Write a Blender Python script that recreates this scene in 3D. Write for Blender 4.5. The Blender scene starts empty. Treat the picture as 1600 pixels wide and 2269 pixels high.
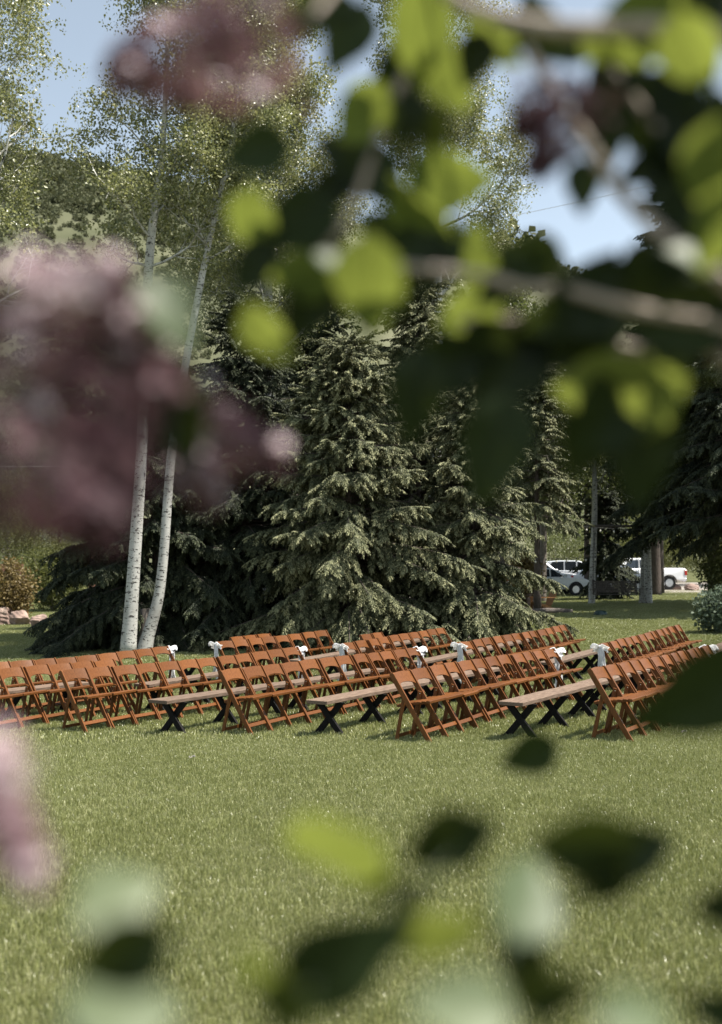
import bpy, bmesh, math, random
import numpy as np
from mathutils import Vector, Matrix, Euler
random.seed(7); RNG = np.random.default_rng(11)
R = math.radians
scene = bpy.context.scene
COL = scene.collection

# ------------------------------------------------------------------ camera, sky, sun, exposure
FPX, CX, CY, HORIZON = 2333.0, 800.0, 1134.5, 1239.0
CAM_Z = 2.1
cam_data = bpy.data.cameras.new('camera')
cam = bpy.data.objects.new('camera', cam_data); COL.objects.link(cam)
scene.camera = cam
PITCH = math.atan((HORIZON - CY) / FPX)
cam.location = (0, 0, CAM_Z)
cam.rotation_euler = (math.pi / 2 + PITCH, 0, 0)
cam_data.sensor_fit = 'HORIZONTAL'; cam_data.sensor_width = 24.0; cam_data.lens = 35.0
cam_data.clip_start = 0.05; cam_data.clip_end = 3000
cam_data.dof.use_dof = True; cam_data.dof.focus_distance = 14.0; cam_data.dof.aperture_fstop = 1.8

SUN_EL, SUN_AZ = R(65), R(98)                 # azimuth clockwise from +Y (the view direction)
SUN = Vector((math.sin(SUN_AZ) * math.cos(SUN_EL), math.cos(SUN_AZ) * math.cos(SUN_EL), math.sin(SUN_EL)))
world = bpy.data.worlds.new('World'); scene.world = world; world.use_nodes = True
wn, wl = world.node_tree.nodes, world.node_tree.links
wn.clear()
sky = wn.new('ShaderNodeTexSky'); sky.sky_type = 'NISHITA'; sky.sun_disc = False
sky.sun_elevation = SUN_EL; sky.sun_rotation = SUN_AZ
sky.air_density = 1.0; sky.dust_density = 1.4; sky.ozone_density = 1.0; sky.altitude = 1500
bg = wn.new('ShaderNodeBackground'); bg.inputs['Strength'].default_value = 0.078
wo = wn.new('ShaderNodeOutputWorld')
hs_ = wn.new('ShaderNodeHueSaturation'); hs_.inputs['Hue'].default_value = .482; hs_.inputs['Saturation'].default_value = .55; hs_.inputs['Value'].default_value = 1.25   # thin high haze
wl.new(sky.outputs[0], hs_.inputs['Color']); wl.new(hs_.outputs[0], bg.inputs[0]); wl.new(bg.outputs[0], wo.inputs[0])
sun_data = bpy.data.lights.new('sun', 'SUN'); sun_data.energy = 5.0; sun_data.angle = R(0.53)
sun_data.color = (1.0, 0.945, 0.86)
sun = bpy.data.objects.new('sun', sun_data); COL.objects.link(sun)
sun.rotation_euler = SUN.to_track_quat('Z', 'Y').to_euler(); sun.location = (20, 0, 40)
vs = scene.view_settings
vs.view_transform = 'Standard'; vs.look = 'None'; vs.gamma = 1.0; vs.exposure = 1.2
scene.cycles.use_denoising = True
scene.cycles.max_bounces = 8; scene.cycles.transparent_max_bounces = 8
scene.cycles.transmission_bounces = 4; scene.cycles.diffuse_bounces = 3

# ------------------------------------------------------------------ helpers
def unproj(px, py, depth):
    """world point at distance depth (along +Y) on the ray of photo pixel px, py"""
    v = Vector(((px - CX) / FPX, (CY - py) / FPX, -1.0))
    w = cam.rotation_euler.to_matrix() @ v
    return Vector(cam.location) + w * (depth / w.y)

GY = [-30, 0, 5, 12.3, 17, 22, 30, 45, 65, 120, 2000]
GZ = [0.7, .5, .32, 0, -.18, -.22, -.2, -.1, 0, .6, .6]
def ground(x, y):
    g = np.interp(y, GY, GZ)
    return g + 0.02 * np.clip(x, -14, 14) + 0.012 * np.sin(x * 1.1 + 1.3) * np.sin(y * .9)

def tag(o, label=None, cat=None, group=None, kind=None):
    if label: o['label'] = label
    if cat: o['category'] = cat
    if group: o['group'] = group
    if kind: o['kind'] = kind
    return o

def empty(name, loc, rz=0.0, label=None, cat=None, group=None):
    o = bpy.data.objects.new(name, None); COL.objects.link(o)
    o.location = loc; o.rotation_euler = (0, 0, rz); o.empty_display_size = .2
    return tag(o, label, cat, group)

class MB:
    """collects verts and faces for one mesh"""
    def __init__(s): s.v = []; s.f = []; s.c = []
    def add(s, vs, fs, c=0.5):
        n = len(s.v); s.v += [tuple(p) for p in vs]; s.f += [tuple(i + n for i in f) for f in fs]
        s.c += [c] * len(vs)
    def box(s, cx, cy, cz, sx, sy, sz, M=None, c=.5):
        vs = [Vector((cx + a * sx / 2, cy + b * sy / 2, cz + d * sz / 2)) for a in (-1, 1) for b in (-1, 1) for d in (-1, 1)]
        if M is not None: vs = [M @ p for p in vs]
        s.add(vs, [(0, 1, 3, 2), (4, 6, 7, 5), (0, 4, 5, 1), (2, 3, 7, 6), (0, 2, 6, 4), (1, 5, 7, 3)], c)
    def bar(s, a, b, w, t, side=Vector((0, 1, 0)), c=.5):
        """box from a to b, w across `side`, t across the other"""
        a, b = Vector(a), Vector(b); d = (b - a).normalized()
        sd = (side - d * side.dot(d)).normalized(); up = d.cross(sd)
        vs = []
        for p in (a, b):
            for i, j in ((-1, -1), (1, -1), (1, 1), (-1, 1)):
                vs.append(p + sd * (i * w / 2) + up * (j * t / 2))
        s.add(vs, [(3, 2, 1, 0), (4, 5, 6, 7), (0, 1, 5, 4), (1, 2, 6, 5), (2, 3, 7, 6), (3, 0, 4, 7)], c)
    def tube(s, pts, rad, n=8, c=.5, cap=True):
        pts = [Vector(p) for p in pts]
        if not hasattr(rad, '__len__'): rad = [rad] * len(pts)
        rings = []; ref = None
        for i, p in enumerate(pts):
            d = (pts[min(i + 1, len(pts) - 1)] - pts[max(i - 1, 0)])
            if d.length < 1e-9: d = Vector((0, 0, 1))
            d.normalize()
            if ref is None:
                ref = Vector((1, 0, 0)) if abs(d.x) < .8 else Vector((0, 1, 0))
            ref = (ref - d * ref.dot(d)).normalized(); q = d.cross(ref)
            rings.append([p + (ref * math.cos(2 * math.pi * k / n) + q * math.sin(2 * math.pi * k / n)) * rad[i] for k in range(n)])
        vs = [p for r in rings for p in r]; fs = []
        for i in range(len(rings) - 1):
            for k in range(n):
                fs.append((i * n + k, i * n + (k + 1) % n, (i + 1) * n + (k + 1) % n, (i + 1) * n + k))
        if cap:
            fs.append(tuple(range(n - 1, -1, -1))); fs.append(tuple((len(rings) - 1) * n + k for k in range(n)))
        s.add(vs, fs, c)
    def prism(s, poly, y0, y1, c=.5, f=None):
        """polygon in (x, z) extruded along y; f maps the point"""
        n = len(poly)
        vs = [Vector((x, y0, z)) for x, z in poly] + [Vector((x, y1, z)) for x, z in poly]
        if f: vs = [f(p) for p in vs]
        fs = [tuple(range(n - 1, -1, -1)), tuple(range(n, 2 * n))]
        fs = [tuple(range(n)), tuple(range(2 * n - 1, n - 1, -1))]
        for i in range(n): fs.append((i, i + n, (i + 1) % n + n, (i + 1) % n))
        s.add(vs, fs, c)
    def mesh(s, name, mat, smooth=False, col=False):
        m = bpy.data.meshes.new(name); m.from_pydata(s.v, [], s.f)
        if mat: m.materials.append(mat)
        if col:
            a = m.attributes.new('tone', 'FLOAT', 'POINT'); a.data.foreach_set('value', np.array(s.c, 'f'))
        bm = bmesh.new(); bm.from_mesh(m); bmesh.ops.recalc_face_normals(bm, faces=bm.faces); bm.to_mesh(m); bm.free()
        if smooth: m.polygons.foreach_set('use_smooth', [True] * len(m.polygons))
        m.update(); return m
    def build(s, name, mat, parent=None, loc=(0, 0, 0), smooth=False, bevel=0.0, col=False):
        m = s.mesh(name, mat, smooth, col)
        if bevel: bev(m, bevel)
        return put(name, m, parent, loc)

def bev(m, w, seg=1, ang=35):
    bm = bmesh.new(); bm.from_mesh(m)
    es = [e for e in bm.edges if len(e.link_faces) == 2 and e.calc_face_angle(0) > R(ang)]
    bmesh.ops.bevel(bm, geom=es, offset=w, segments=seg, affect='EDGES', profile=.6)
    bm.to_mesh(m); bm.free(); m.update()

def put(name, m, parent=None, loc=(0, 0, 0), rot=(0, 0, 0), scale=(1, 1, 1)):
    o = bpy.data.objects.new(name, m); COL.objects.link(o)
    o.parent = parent; o.location = loc; o.rotation_euler = rot; o.scale = scale
    return o

def copy_tree(o, parent=None):
    c = o.copy(); COL.objects.link(c); c.parent = parent
    for ch in list(o.children): copy_tree(ch, c)
    return c

# ------------------------------------------------------------------ materials
def nodes_of(name):
    m = bpy.data.materials.new(name); m.use_nodes = True
    nt = m.node_tree; nt.nodes.clear()
    out = nt.nodes.new('ShaderNodeOutputMaterial')
    return m, nt, nt.nodes, nt.links, out

def ramp(ns, stops):
    r = ns.new('ShaderNodeValToRGB'); e = r.color_ramp.elements
    while len(e) < len(stops): e.new(.5)
    for i, (p, c) in enumerate(stops):
        e[i].position = p; e[i].color = (*c, 1)
    return r

def noise(ns, ls, scale=(1, 1, 1), sc=5.0, detail=4.0, coord='Object', rough=.55):
    tc = ns.new('ShaderNodeTexCoord'); mp = ns.new('ShaderNodeMapping'); mp.inputs['Scale'].default_value = scale
    n = ns.new('ShaderNodeTexNoise'); n.inputs['Scale'].default_value = sc; n.inputs['Detail'].default_value = detail
    n.inputs['Roughness'].default_value = rough
    if coord == 'World':
        g = ns.new('ShaderNodeNewGeometry'); ls.new(g.outputs['Position'], mp.inputs['Vector'])
    else:
        ls.new(tc.outputs[coord], mp.inputs['Vector'])
    ls.new(mp.outputs[0], n.inputs['Vector'])
    return n

def solid(name, stops, rough=.6, scale=(1, 1, 1), sc=6, bump=0.0, bscale=40, coord='Object', metal=0, spec=.5, detail=4, objvar=0.0):
    m, nt, ns, ls, out = nodes_of(name)
    p = ns.new('ShaderNodeBsdfPrincipled'); p.inputs['Roughness'].default_value = rough
    p.inputs['Metallic'].default_value = metal; p.inputs['Specular IOR Level'].default_value = spec
    n = noise(ns, ls, scale, sc, detail, coord); r = ramp(ns, stops)
    fac = n.outputs['Fac']
    ls.new(fac, r.inputs[0]); c = r.outputs[0]
    if objvar:
        oi = ns.new('ShaderNodeObjectInfo'); hs = ns.new('ShaderNodeHueSaturation')
        mr = ns.new('ShaderNodeMapRange'); mr.inputs['To Min'].default_value = 1 - objvar; mr.inputs['To Max'].default_value = 1 + objvar
        ls.new(oi.outputs['Random'], mr.inputs['Value']); ls.new(mr.outputs[0], hs.inputs['Value']); ls.new(c, hs.inputs['Color']); c = hs.outputs[0]
    ls.new(c, p.inputs['Base Color'])
    if bump:
        n2 = noise(ns, ls, scale, bscale, 5, coord); b = ns.new('ShaderNodeBump'); b.inputs['Strength'].default_value = bump
        b.inputs['Distance'].default_value = .02
        ls.new(n2.outputs['Fac'], b.inputs['Height']); ls.new(b.outputs[0], p.inputs['Normal'])
    ls.new(p.outputs[0], out.inputs[0])
    return m

def foliage(name, stops, trans=.35, tcol=(.3, .4, .05), rough=.5, spec=.3, wscale=.6, mix=.5, attr='tone', tmul=1.0, objrand=False):
    """leaf: per-leaf tone attribute mixed with a slow world noise; reflects and lets light through"""
    m, nt, ns, ls, out = nodes_of(name)
    at = ns.new('ShaderNodeAttribute'); at.attribute_name = attr
    n = noise(ns, ls, (1, 1, 1), wscale, 3, 'World')
    mx = ns.new('ShaderNodeMix'); mx.data_type = 'FLOAT'; mx.inputs['Factor'].default_value = mix
    ls.new(at.outputs['Fac'], mx.inputs[2]); ls.new(n.outputs['Fac'], mx.inputs[3])
    f = mx.outputs[0]
    if objrand:
        oi = ns.new('ShaderNodeObjectInfo'); f = oi.outputs['Random']
    r = ramp(ns, stops); ls.new(f, r.inputs[0])
    p = ns.new('ShaderNodeBsdfPrincipled'); p.inputs['Roughness'].default_value = rough; p.inputs['Specular IOR Level'].default_value = spec
    ls.new(r.outputs[0], p.inputs['Base Color'])
    t = ns.new('ShaderNodeBsdfTranslucent')
    tc = ns.new('ShaderNodeMix'); tc.data_type = 'RGBA'; tc.blend_type = 'MIX'; tc.inputs['Factor'].default_value = .6
    tc.inputs[7].default_value = (*tcol, 1); ls.new(r.outputs[0], tc.inputs[6])
    ls.new(tc.outputs[2], t.inputs['Color'])
    ms = ns.new('ShaderNodeMixShader'); ms.inputs[0].default_value = trans
    ls.new(p.outputs[0], ms.inputs[1]); ls.new(t.outputs[0], ms.inputs[2]); ls.new(ms.outputs[0], out.inputs[0])
    return m

M = {}
M['chair'] = solid('chair_varnish', [(.22, (.078, .027, .006)), (.5, (.125, .045, .012)), (.8, (.168, .064, .018))], .40, (9, 9, 1.2), 7, .05, 60, objvar=.2, spec=.22)
M['plank'] = solid('bench_plank', [(.3, (.07, .042, .026)), (.5, (.135, .088, .058)), (.72, (.20, .14, .10))], .75, (14, 1.2, 14), 5, .25, 30, objvar=.1)
M['black_wood'] = solid('blackened_wood', [(.3, (.006, .006, .006)), (.7, (.016, .014, .013))], .75, (9, 9, 2), 8, .1, spec=.12)
M['bolt'] = solid('bolt_metal', [(.3, (.5, .5, .5)), (.7, (.7, .7, .7))], .3, metal=1)
M['ribbon'] = foliage('white_ribbon', [(.2, (.86, .86, .86)), (.8, (.90, .90, .90))], .4, (.88, .88, .88), .7, .2)
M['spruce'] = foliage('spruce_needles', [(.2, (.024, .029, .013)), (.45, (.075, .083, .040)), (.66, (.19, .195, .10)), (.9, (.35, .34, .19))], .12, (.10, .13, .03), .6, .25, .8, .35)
M['spruce_shaded'] = foliage('shaded_spruce_needles', [(.2, (.011, .016, .009)), (.5, (.028, .036, .019)), (.85, (.075, .085, .043))], .1, (.06, .09, .03), .6, .25, .8, .35)  # darker copy of the needles, shade put into the colour
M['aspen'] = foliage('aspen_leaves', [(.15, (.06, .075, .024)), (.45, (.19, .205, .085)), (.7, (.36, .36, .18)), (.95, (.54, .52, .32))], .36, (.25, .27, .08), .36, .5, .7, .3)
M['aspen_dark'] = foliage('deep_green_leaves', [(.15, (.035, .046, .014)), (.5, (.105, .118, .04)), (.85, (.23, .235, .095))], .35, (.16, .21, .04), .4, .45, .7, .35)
M['olive'] = foliage('olive_shrub_leaves', [(.2, (.05, .06, .018)), (.6, (.13, .14, .045)), (.9, (.22, .22, .08))], .3, (.2, .22, .05), .5, .3, .5, .4)
M['rust'] = foliage('rusty_shrub_leaves', [(.2, (.10, .07, .03)), (.6, (.20, .15, .06)), (.9, (.26, .23, .10))], .3, (.25, .18, .05), .5, .3, .5, .4)
M['sage'] = foliage('sagebrush', [(.2, (.05, .056, .028)), (.55, (.12, .128, .07)), (.9, (.22, .22, .135))], .15, (.14, .15, .06), .7, .1, .02, .5)
M['greyleaf'] = foliage('grey_green_leaves', [(.2, (.06, .085, .06)), (.6, (.12, .155, .105)), (.9, (.19, .22, .155))], .25, (.16, .2, .1), .6, .2, .3, .4)
M['grass'] = foliage('lawn_blades', [(.0, (.06, .072, .022)), (.3, (.185, .205, .068)), (.55, (.31, .325, .13)), (.8, (.48, .475, .27)), (1.0, (.70, .65, .48))], .28, (.24, .26, .06), .36, .55, .30, .38)
M['bark_spruce'] = solid('spruce_bark', [(.3, (.04, .03, .024)), (.7, (.11, .085, .07))], .95, (6, 6, 1.2), 4, .6, 12)
M['twig'] = solid('dry_twig', [(.3, (.10, .085, .07)), (.7, (.24, .205, .17))], .9, (3, 3, 3), 4)
M['rock'] = solid('boulder_stone', [(.25, (.13, .085, .07)), (.5, (.27, .19, .155)), (.75, (.42, .33, .27))], .9, (1, 1, 1), 2.4, .7, 9, detail=8)
M['log'] = solid('red_log', [(.3, (.09, .04, .024)), (.6, (.16, .075, .045)), (.8, (.21, .10, .065))], .8, (8, 8, .8), 4, .4, 12)
M['weathered'] = solid('weathered_wood', [(.3, (.05, .042, .036)), (.7, (.16, .135, .115))], .9, (12, 12, .8), 5, .4, 14)
M['cedar'] = solid('cedar_boards', [(.3, (.20, .085, .022)), (.7, (.30, .14, .04))], .6, (6, 6, 1), 5, .1)
M['greenplastic'] = solid('green_plastic', [(.3, (.010, .03, .026)), (.7, (.016, .045, .038))], .45)
M['white_paint'] = solid('white_car_paint', [(.3, (.72, .73, .74)), (.7, (.76, .77, .78))], .25, spec=.6)
M['silver_paint'] = solid('silver_car_paint', [(.3, (.50, .53, .56)), (.7, (.55, .58, .61))], .28, spec=.6)
M['car_glass'] = solid('car_glass', [(.3, (.014, .018, .022)), (.7, (.02, .025, .03))], .06, spec=.8)
M['tyre'] = solid('tyre_rubber', [(.3, (.012, .012, .012)), (.7, (.025, .025, .025))], .85)
M['trim'] = solid('black_trim', [(.3, (.012, .012, .013)), (.7, (.02, .02, .022))], .5)
M['chrome'] = solid('rim_metal', [(.3, (.4, .4, .42)), (.7, (.55, .55, .57))], .3, metal=.9)
M['redlight'] = solid('red_lens', [(.3, (.35, .012, .008)), (.7, (.45, .02, .012))], .2)
M['headlight'] = solid('clear_lens', [(.3, (.5, .52, .55)), (.7, (.65, .67, .7))], .1)
M['wire'] = solid('wire', [(.3, (.02, .02, .02)), (.7, (.04, .04, .04))], .7)
M['palewire'] = solid('pale_wire', [(.3, (.35, .35, .34)), (.7, (.45, .45, .44))], .7)
M['bulb'] = solid('bulb_glass', [(.3, (.55, .52, .45)), (.7, (.7, .68, .6))], .1)
M['gravel'] = solid('gravel', [(.3, (.16, .14, .12)), (.7, (.30, .27, .235))], .95, (1, 1, 1), 3, .3, 20, 'World', detail=8)
M['lilac_stem'] = solid('lilac_bark', [(.3, (.24, .19, .15)), (.6, (.40, .33, .275)), (.8, (.52, .44, .38))], .8, (1, 1, 1), 30, .2, 90)
M['petal'] = foliage('lilac_petals', [(.0, (.05, .02, .028)), (.35, (.12, .06, .066)), (.65, (.26, .14, .155)), (.85, (.46, .32, .34)), (1.0, (.86, .74, .77))], .25, (.24, .11, .14), .5, .3, 9, .1)
M['leaf'] = foliage('shaded_lilac_leaf', [(.1, (.007, .013, .004)), (.5, (.011, .020, .006)), (.9, (.018, .030, .008))], .10, (.20, .26, .03), .45, .14, 3, .5, objrand=True)  # dark copy of the lilac leaf, with the shade painted in
M['backlit_leaf'] = foliage('backlit_lilac_leaf', [(.1, (.05, .078, .014)), (.5, (.07, .10, .02)), (.9, (.10, .125, .028))], .34, (.42, .49, .08), .42, .3, 3, .5, objrand=True)  # bright copy of the same leaf, backlight painted into its colour
M['sheen_leaf'] = foliage('sheen_lilac_leaf', [(.1, (.07, .095, .045)), (.5, (.10, .13, .065)), (.9, (.14, .17, .09))], .2, (.26, .32, .07), .5, .3, 3, .5, objrand=True)  # pale copy of the leaf, sky sheen painted into the colour
M['litter'] = solid('pale_litter', [(.3, (.3, .27, .24)), (.7, (.4, .37, .33))], .8)

def aspen_bark():
    m, nt, ns, ls, out = nodes_of('aspen_bark')
    p = ns.new('ShaderNodeBsdfPrincipled'); p.inputs['Roughness'].default_value = .75
    a = noise(ns, ls, (2.2, 2.2, 11), 2.2, 6, rough=.62); ra = ramp(ns, [(.585, (0, 0, 0)), (.62, (1, 1, 1))])
    b = noise(ns, ls, (5, 5, 7), 2.2, 3); rb = ramp(ns, [(.60, (0, 0, 0)), (.64, (1, 1, 1))])
    c = noise(ns, ls, (2, 2, .6), 2.0, 4); rc = ramp(ns, [(.3, (.30, .29, .26)), (.5, (.42, .415, .38)), (.75, (.52, .51, .46))])
    ls.new(a.outputs['Fac'], ra.inputs[0]); ls.new(b.outputs['Fac'], rb.inputs[0]); ls.new(c.outputs['Fac'], rc.inputs[0])
    mx = ns.new('ShaderNodeMath'); mx.operation = 'MAXIMUM'
    ls.new(ra.outputs[0], mx.inputs[0]); ls.new(rb.outputs[0], mx.inputs[1])
    mm = ns.new('ShaderNodeMix'); mm.data_type = 'RGBA'; ls.new(mx.outputs[0], mm.inputs['Factor'])
    ls.new(rc.outputs[0], mm.inputs[6]); mm.inputs[7].default_value = (.035, .03, .027, 1)
    ls.new(mm.outputs[2], p.inputs['Base Color'])
    bp = ns.new('ShaderNodeBump'); bp.inputs['Strength'].default_value = .4; bp.inputs['Distance'].default_value = .02
    ls.new(a.outputs['Fac'], bp.inputs['Height']); ls.new(bp.outputs[0], p.inputs['Normal'])
    ls.new(p.outputs[0], out.inputs[0]); return m
M['aspen_bark'] = aspen_bark()

def lawn_mat():
    m, nt, ns, ls, out = nodes_of('lawn_soil_and_thatch')
    p = ns.new('ShaderNodeBsdfPrincipled'); p.inputs['Roughness'].default_value = .9; p.inputs['Specular IOR Level'].default_value = .15
    a = noise(ns, ls, (1, 1, 1), .35, 3, 'World'); b = noise(ns, ls, (1, 1, 1), 26, 6, 'World', .7)
    mx = ns.new('ShaderNodeMix'); mx.data_type = 'FLOAT'; mx.inputs['Factor'].default_value = .7
    ls.new(a.outputs['Fac'], mx.inputs[2]); ls.new(b.outputs['Fac'], mx.inputs[3])
    r = ramp(ns, [(.3, (.03, .034, .012)), (.47, (.065, .07, .026)), (.6, (.11, .115, .048)), (.75, (.17, .165, .085))])
    ls.new(mx.outputs[0], r.inputs[0]); ls.new(r.outputs[0], p.inputs['Base Color'])
    bp = ns.new('ShaderNodeBump'); bp.inputs['Strength'].default_value = .6; bp.inputs['Distance'].default_value = .04
    ls.new(b.outputs['Fac'], bp.inputs['Height']); ls.new(bp.outputs[0], p.inputs['Normal'])
    ls.new(p.outputs[0], out.inputs[0]); return m
M['lawn'] = lawn_mat()
M['hill'] = solid('dry_hillside', [(.32, (.05, .056, .03)), (.5, (.085, .09, .052)), (.68, (.13, .13, .082))], .95, (1, 1, 1), .045, .5, .6, 'World', spec=.1, detail=9)

# ------------------------------------------------------------------ scatter: one object whose own mesh holds a few source pieces and the points they stand on
_SG = {}
def scatter_group(nv):
    if nv in _SG: return _SG[nv]
    g = bpy.data.node_groups.new('scatter_%d' % nv, 'GeometryNodeTree')
    g.interface.new_socket('Geometry', in_out='INPUT', socket_type='NodeSocketGeometry')
    g.interface.new_socket('Geometry', in_out='OUTPUT', socket_type='NodeSocketGeometry')
    ns, ls = g.nodes, g.links
    gi = ns.new('NodeGroupInput'); go = ns.new('NodeGroupOutput'); jn = ns.new('GeometryNodeJoinGeometry')
    def named(nm, dt):
        n = ns.new('GeometryNodeInputNamedAttribute'); n.data_type = dt; n.inputs['Name'].default_value = nm
        return next(o for o in n.outputs if o.enabled and o.name == 'Attribute')
    pv = named('pv', 'INT'); rot = named('rot', 'FLOAT_VECTOR'); scl = named('scl', 'FLOAT')
    e2r = ns.new('FunctionNodeEulerToRotation'); ls.new(rot, e2r.inputs[0])
    def sep(val):
        c = ns.new('FunctionNodeCompare'); c.data_type = 'INT'; c.operation = 'EQUAL'
        ls.new(pv, c.inputs[2]); c.inputs[3].default_value = val
        s = ns.new('GeometryNodeSeparateGeometry'); s.domain = 'POINT'
        ls.new(gi.outputs[0], s.inputs['Geometry']); ls.new(c.outputs[0], s.inputs['Selection'])
        return s.outputs['Selection']
    for v in range(nv):
        io = ns.new('GeometryNodeInstanceOnPoints')
        ls.new(sep(v), io.inputs['Points']); ls.new(sep(-(v + 1)), io.inputs['Instance'])
        ls.new(e2r.outputs[0], io.inputs['Rotation']); ls.new(scl, io.inputs['Scale'])
        ls.new(io.outputs[0], jn.inputs[0])
    ls.new(jn.outputs[0], go.inputs[0])
    _SG[nv] = g; return g

def scatter(name, variants, P, rot, scl, mat, parent=None, loc=(0, 0, 0), pick=None, kind=None, smooth=False):
    """variants: list of MB; P (n,3) rot (n,3) scl (n,)"""
    P = np.asarray(P, float); n = len(P)
    if pick is None: pick = RNG.integers(0, len(variants), n)
    v = []; f = []; tone = []; pv = []
    for k, b in enumerate(variants):
        o = len(v); v += b.v; f += [tuple(i + o for i in q) for q in b.f]; tone += b.c; pv += [-(k + 1)] * len(b.v)
    ns0 = len(v)
    v = np.vstack([np.array(v, float), P])
    m = bpy.data.meshes.new(name)
    m.from_pydata(v.tolist(), [], f); m.materials.append(mat)
    if smooth: m.polygons.foreach_set('use_smooth', [True] * len(m.polygons))
    a = m.attributes.new('pv', 'INT', 'POINT'); a.data.foreach_set('value', np.concatenate([np.array(pv), pick]).astype('i'))
    a = m.attributes.new('tone', 'FLOAT', 'POINT'); a.data.foreach_set('value', np.concatenate([np.array(tone), np.full(n, .5)]).astype('f'))
    rr = np.zeros((ns0 + n, 3)); rr[ns0:] = rot
    a = m.attributes.new('rot', 'FLOAT_VECTOR', 'POINT'); a.data.foreach_set('vector', rr.astype('f').ravel())
    ss = np.ones(ns0 + n); ss[ns0:] = scl
    a = m.attributes.new('scl', 'FLOAT', 'POINT'); a.data.foreach_set('value', ss.astype('f'))
    o = put(name, m, parent, loc)
    md = o.modifiers.new('scatter', 'NODES'); md.node_group = scatter_group(len(variants))
    if kind: o['kind'] = kind
    return o

def euler_from_x(D, roll=None):
    """euler XYZ turning local +X to direction D (n,3), +Z staying as upright as it can, roll about X first"""
    D = D / np.linalg.norm(D, axis=1, keepdims=True)
    yaw = np.arctan2(D[:, 1], D[:, 0]); pit = -np.arcsin(np.clip(D[:, 2], -1, 1))
    if roll is None: roll = np.zeros(len(D))
    return np.stack([roll, pit, yaw], 1)

# ------------------------------------------------------------------ ground, parking place, hills
def ground_sheet():
    xs = np.unique(np.concatenate([np.linspace(-900, -60, 15), np.linspace(-60, -16, 12), np.linspace(-16, 16, 60), np.linspace(16, 60, 12), np.linspace(60, 900, 15)]))
    ys = np.unique(np.concatenate([np.linspace(-60, -4, 10), np.linspace(-4, 30, 80), np.linspace(30, 70, 25), np.linspace(70, 130, 12), np.linspace(130, 1800, 14)]))
    X, Y = np.meshgrid(xs, ys); Z = ground(X, Y)
    v = np.stack([X, Y, Z], -1).reshape(-1, 3); nx = len(xs)
    f = [(j * nx + i, j * nx + i + 1, (j + 1) * nx + i + 1, (j + 1) * nx + i) for j in range(len(ys) - 1) for i in range(nx - 1)]
    m = bpy.data.meshes.new('lawn'); m.from_pydata(v.tolist(), [], f); m.materials.append(M['lawn'])
    m.polygons.foreach_set('use_smooth', [True] * len(f))
    tag(put('lawn', m), 'mown green lawn sloping gently away under the chairs', 'lawn', kind='structure')
ground_sheet()

def parking():
    xs = np.linspace(2, 60, 20); ys = np.linspace(57, 76, 12)
    X, Y = np.meshgrid(xs, ys); Z = ground(X, Y) + .03
    v = np.stack([X, Y, Z], -1).reshape(-1, 3); nx = 20
    f = [(j * nx + i, j * nx + i + 1, (j + 1) * nx + i + 1, (j + 1) * nx + i) for j in range(11) for i in range(nx - 1)]
    m = bpy.data.meshes.new('parking_place'); m.from_pydata(v.tolist(), [], f); m.materials.append(M['gravel'])
    tag(put('parking_place', m), 'pale gravel parking place behind the trees', 'parking', kind='structure')
parking()

RX = [-700, -137, -110, -76, -27, 14, 60, 86, 137, 700]
RZ = [150, 127, 124.5, 119.5, 112, 100, 88, 78, 62, 50]
def hill_z(x, y):
    t = np.clip((y - 115) / 205, 0, 1); t2 = np.clip((y - 320) / 200, 0, 1)
    rz = np.interp(x * 320 / np.maximum(y, 200), RX, RZ)
    base = rz * (0.55 * t + .45 * t * t * (3 - 2 * t)) - 40 * t2
    w = np.sin(t * math.pi)
    return base + w * (5 * np.sin(x * .035 + y * .02) + 3 * np.sin(x * .09 - y * .05) + 2 * np.sin(x * .021 + 2) * 2) + .55
def hills():
    xs = np.linspace(-420, 420, 141); ys = np.linspace(112, 520, 80)
    X, Y = np.meshgrid(xs, ys); Z = hill_z(X, Y) + RNG.normal(0, .35, X.shape) * (Y > 130)
    v = np.stack([X, Y, Z], -1).reshape(-1, 3); nx = len(xs)
    f = [(j * nx + i, j * nx + i + 1, (j + 1) * nx + i + 1, (j + 1) * nx + i) for j in range(len(ys) - 1) for i in range(nx - 1)]
    m = bpy.data.meshes.new('hill'); m.from_pydata(v.tolist(), [], f); m.materials.append(M['hill'])
    m.polygons.foreach_set('use_smooth', [True] * len(f))
    tag(put('hill', m), 'dry sagebrush hillside rising behind the trees', 'hill', kind='structure')
hills()

def leaf_clump(n, rad, size, seed, flat=1.0, asp=.75):
    """n folded leaves filling a ball"""
    r = np.random.default_rng(seed); b = MB()
    for _ in range(n):
        p = r.normal(size=3); p /= np.linalg.norm(p); p *= rad * r.random() ** .45; p[2] *= flat
        u = r.normal(size=3); u /= np.linalg.norm(u); w = np.cross(u, r.normal(size=3)); w /= np.linalg.norm(w)
        s = size * r.uniform(.7, 1.25); nn = np.cross(u, w)
        a, c_, d, e = p, p + u * s * .5 + w * s * asp * .5 + nn * s * .1, p + u * s, p + u * s * .5 - w * s * asp * .5 + nn * s * .1
        t = float(np.clip(r.normal(.5, .25), 0, 1))
        b.add([a, c_, d, e], [(0, 1, 2), (0, 2, 3)], t)
    return b

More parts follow.
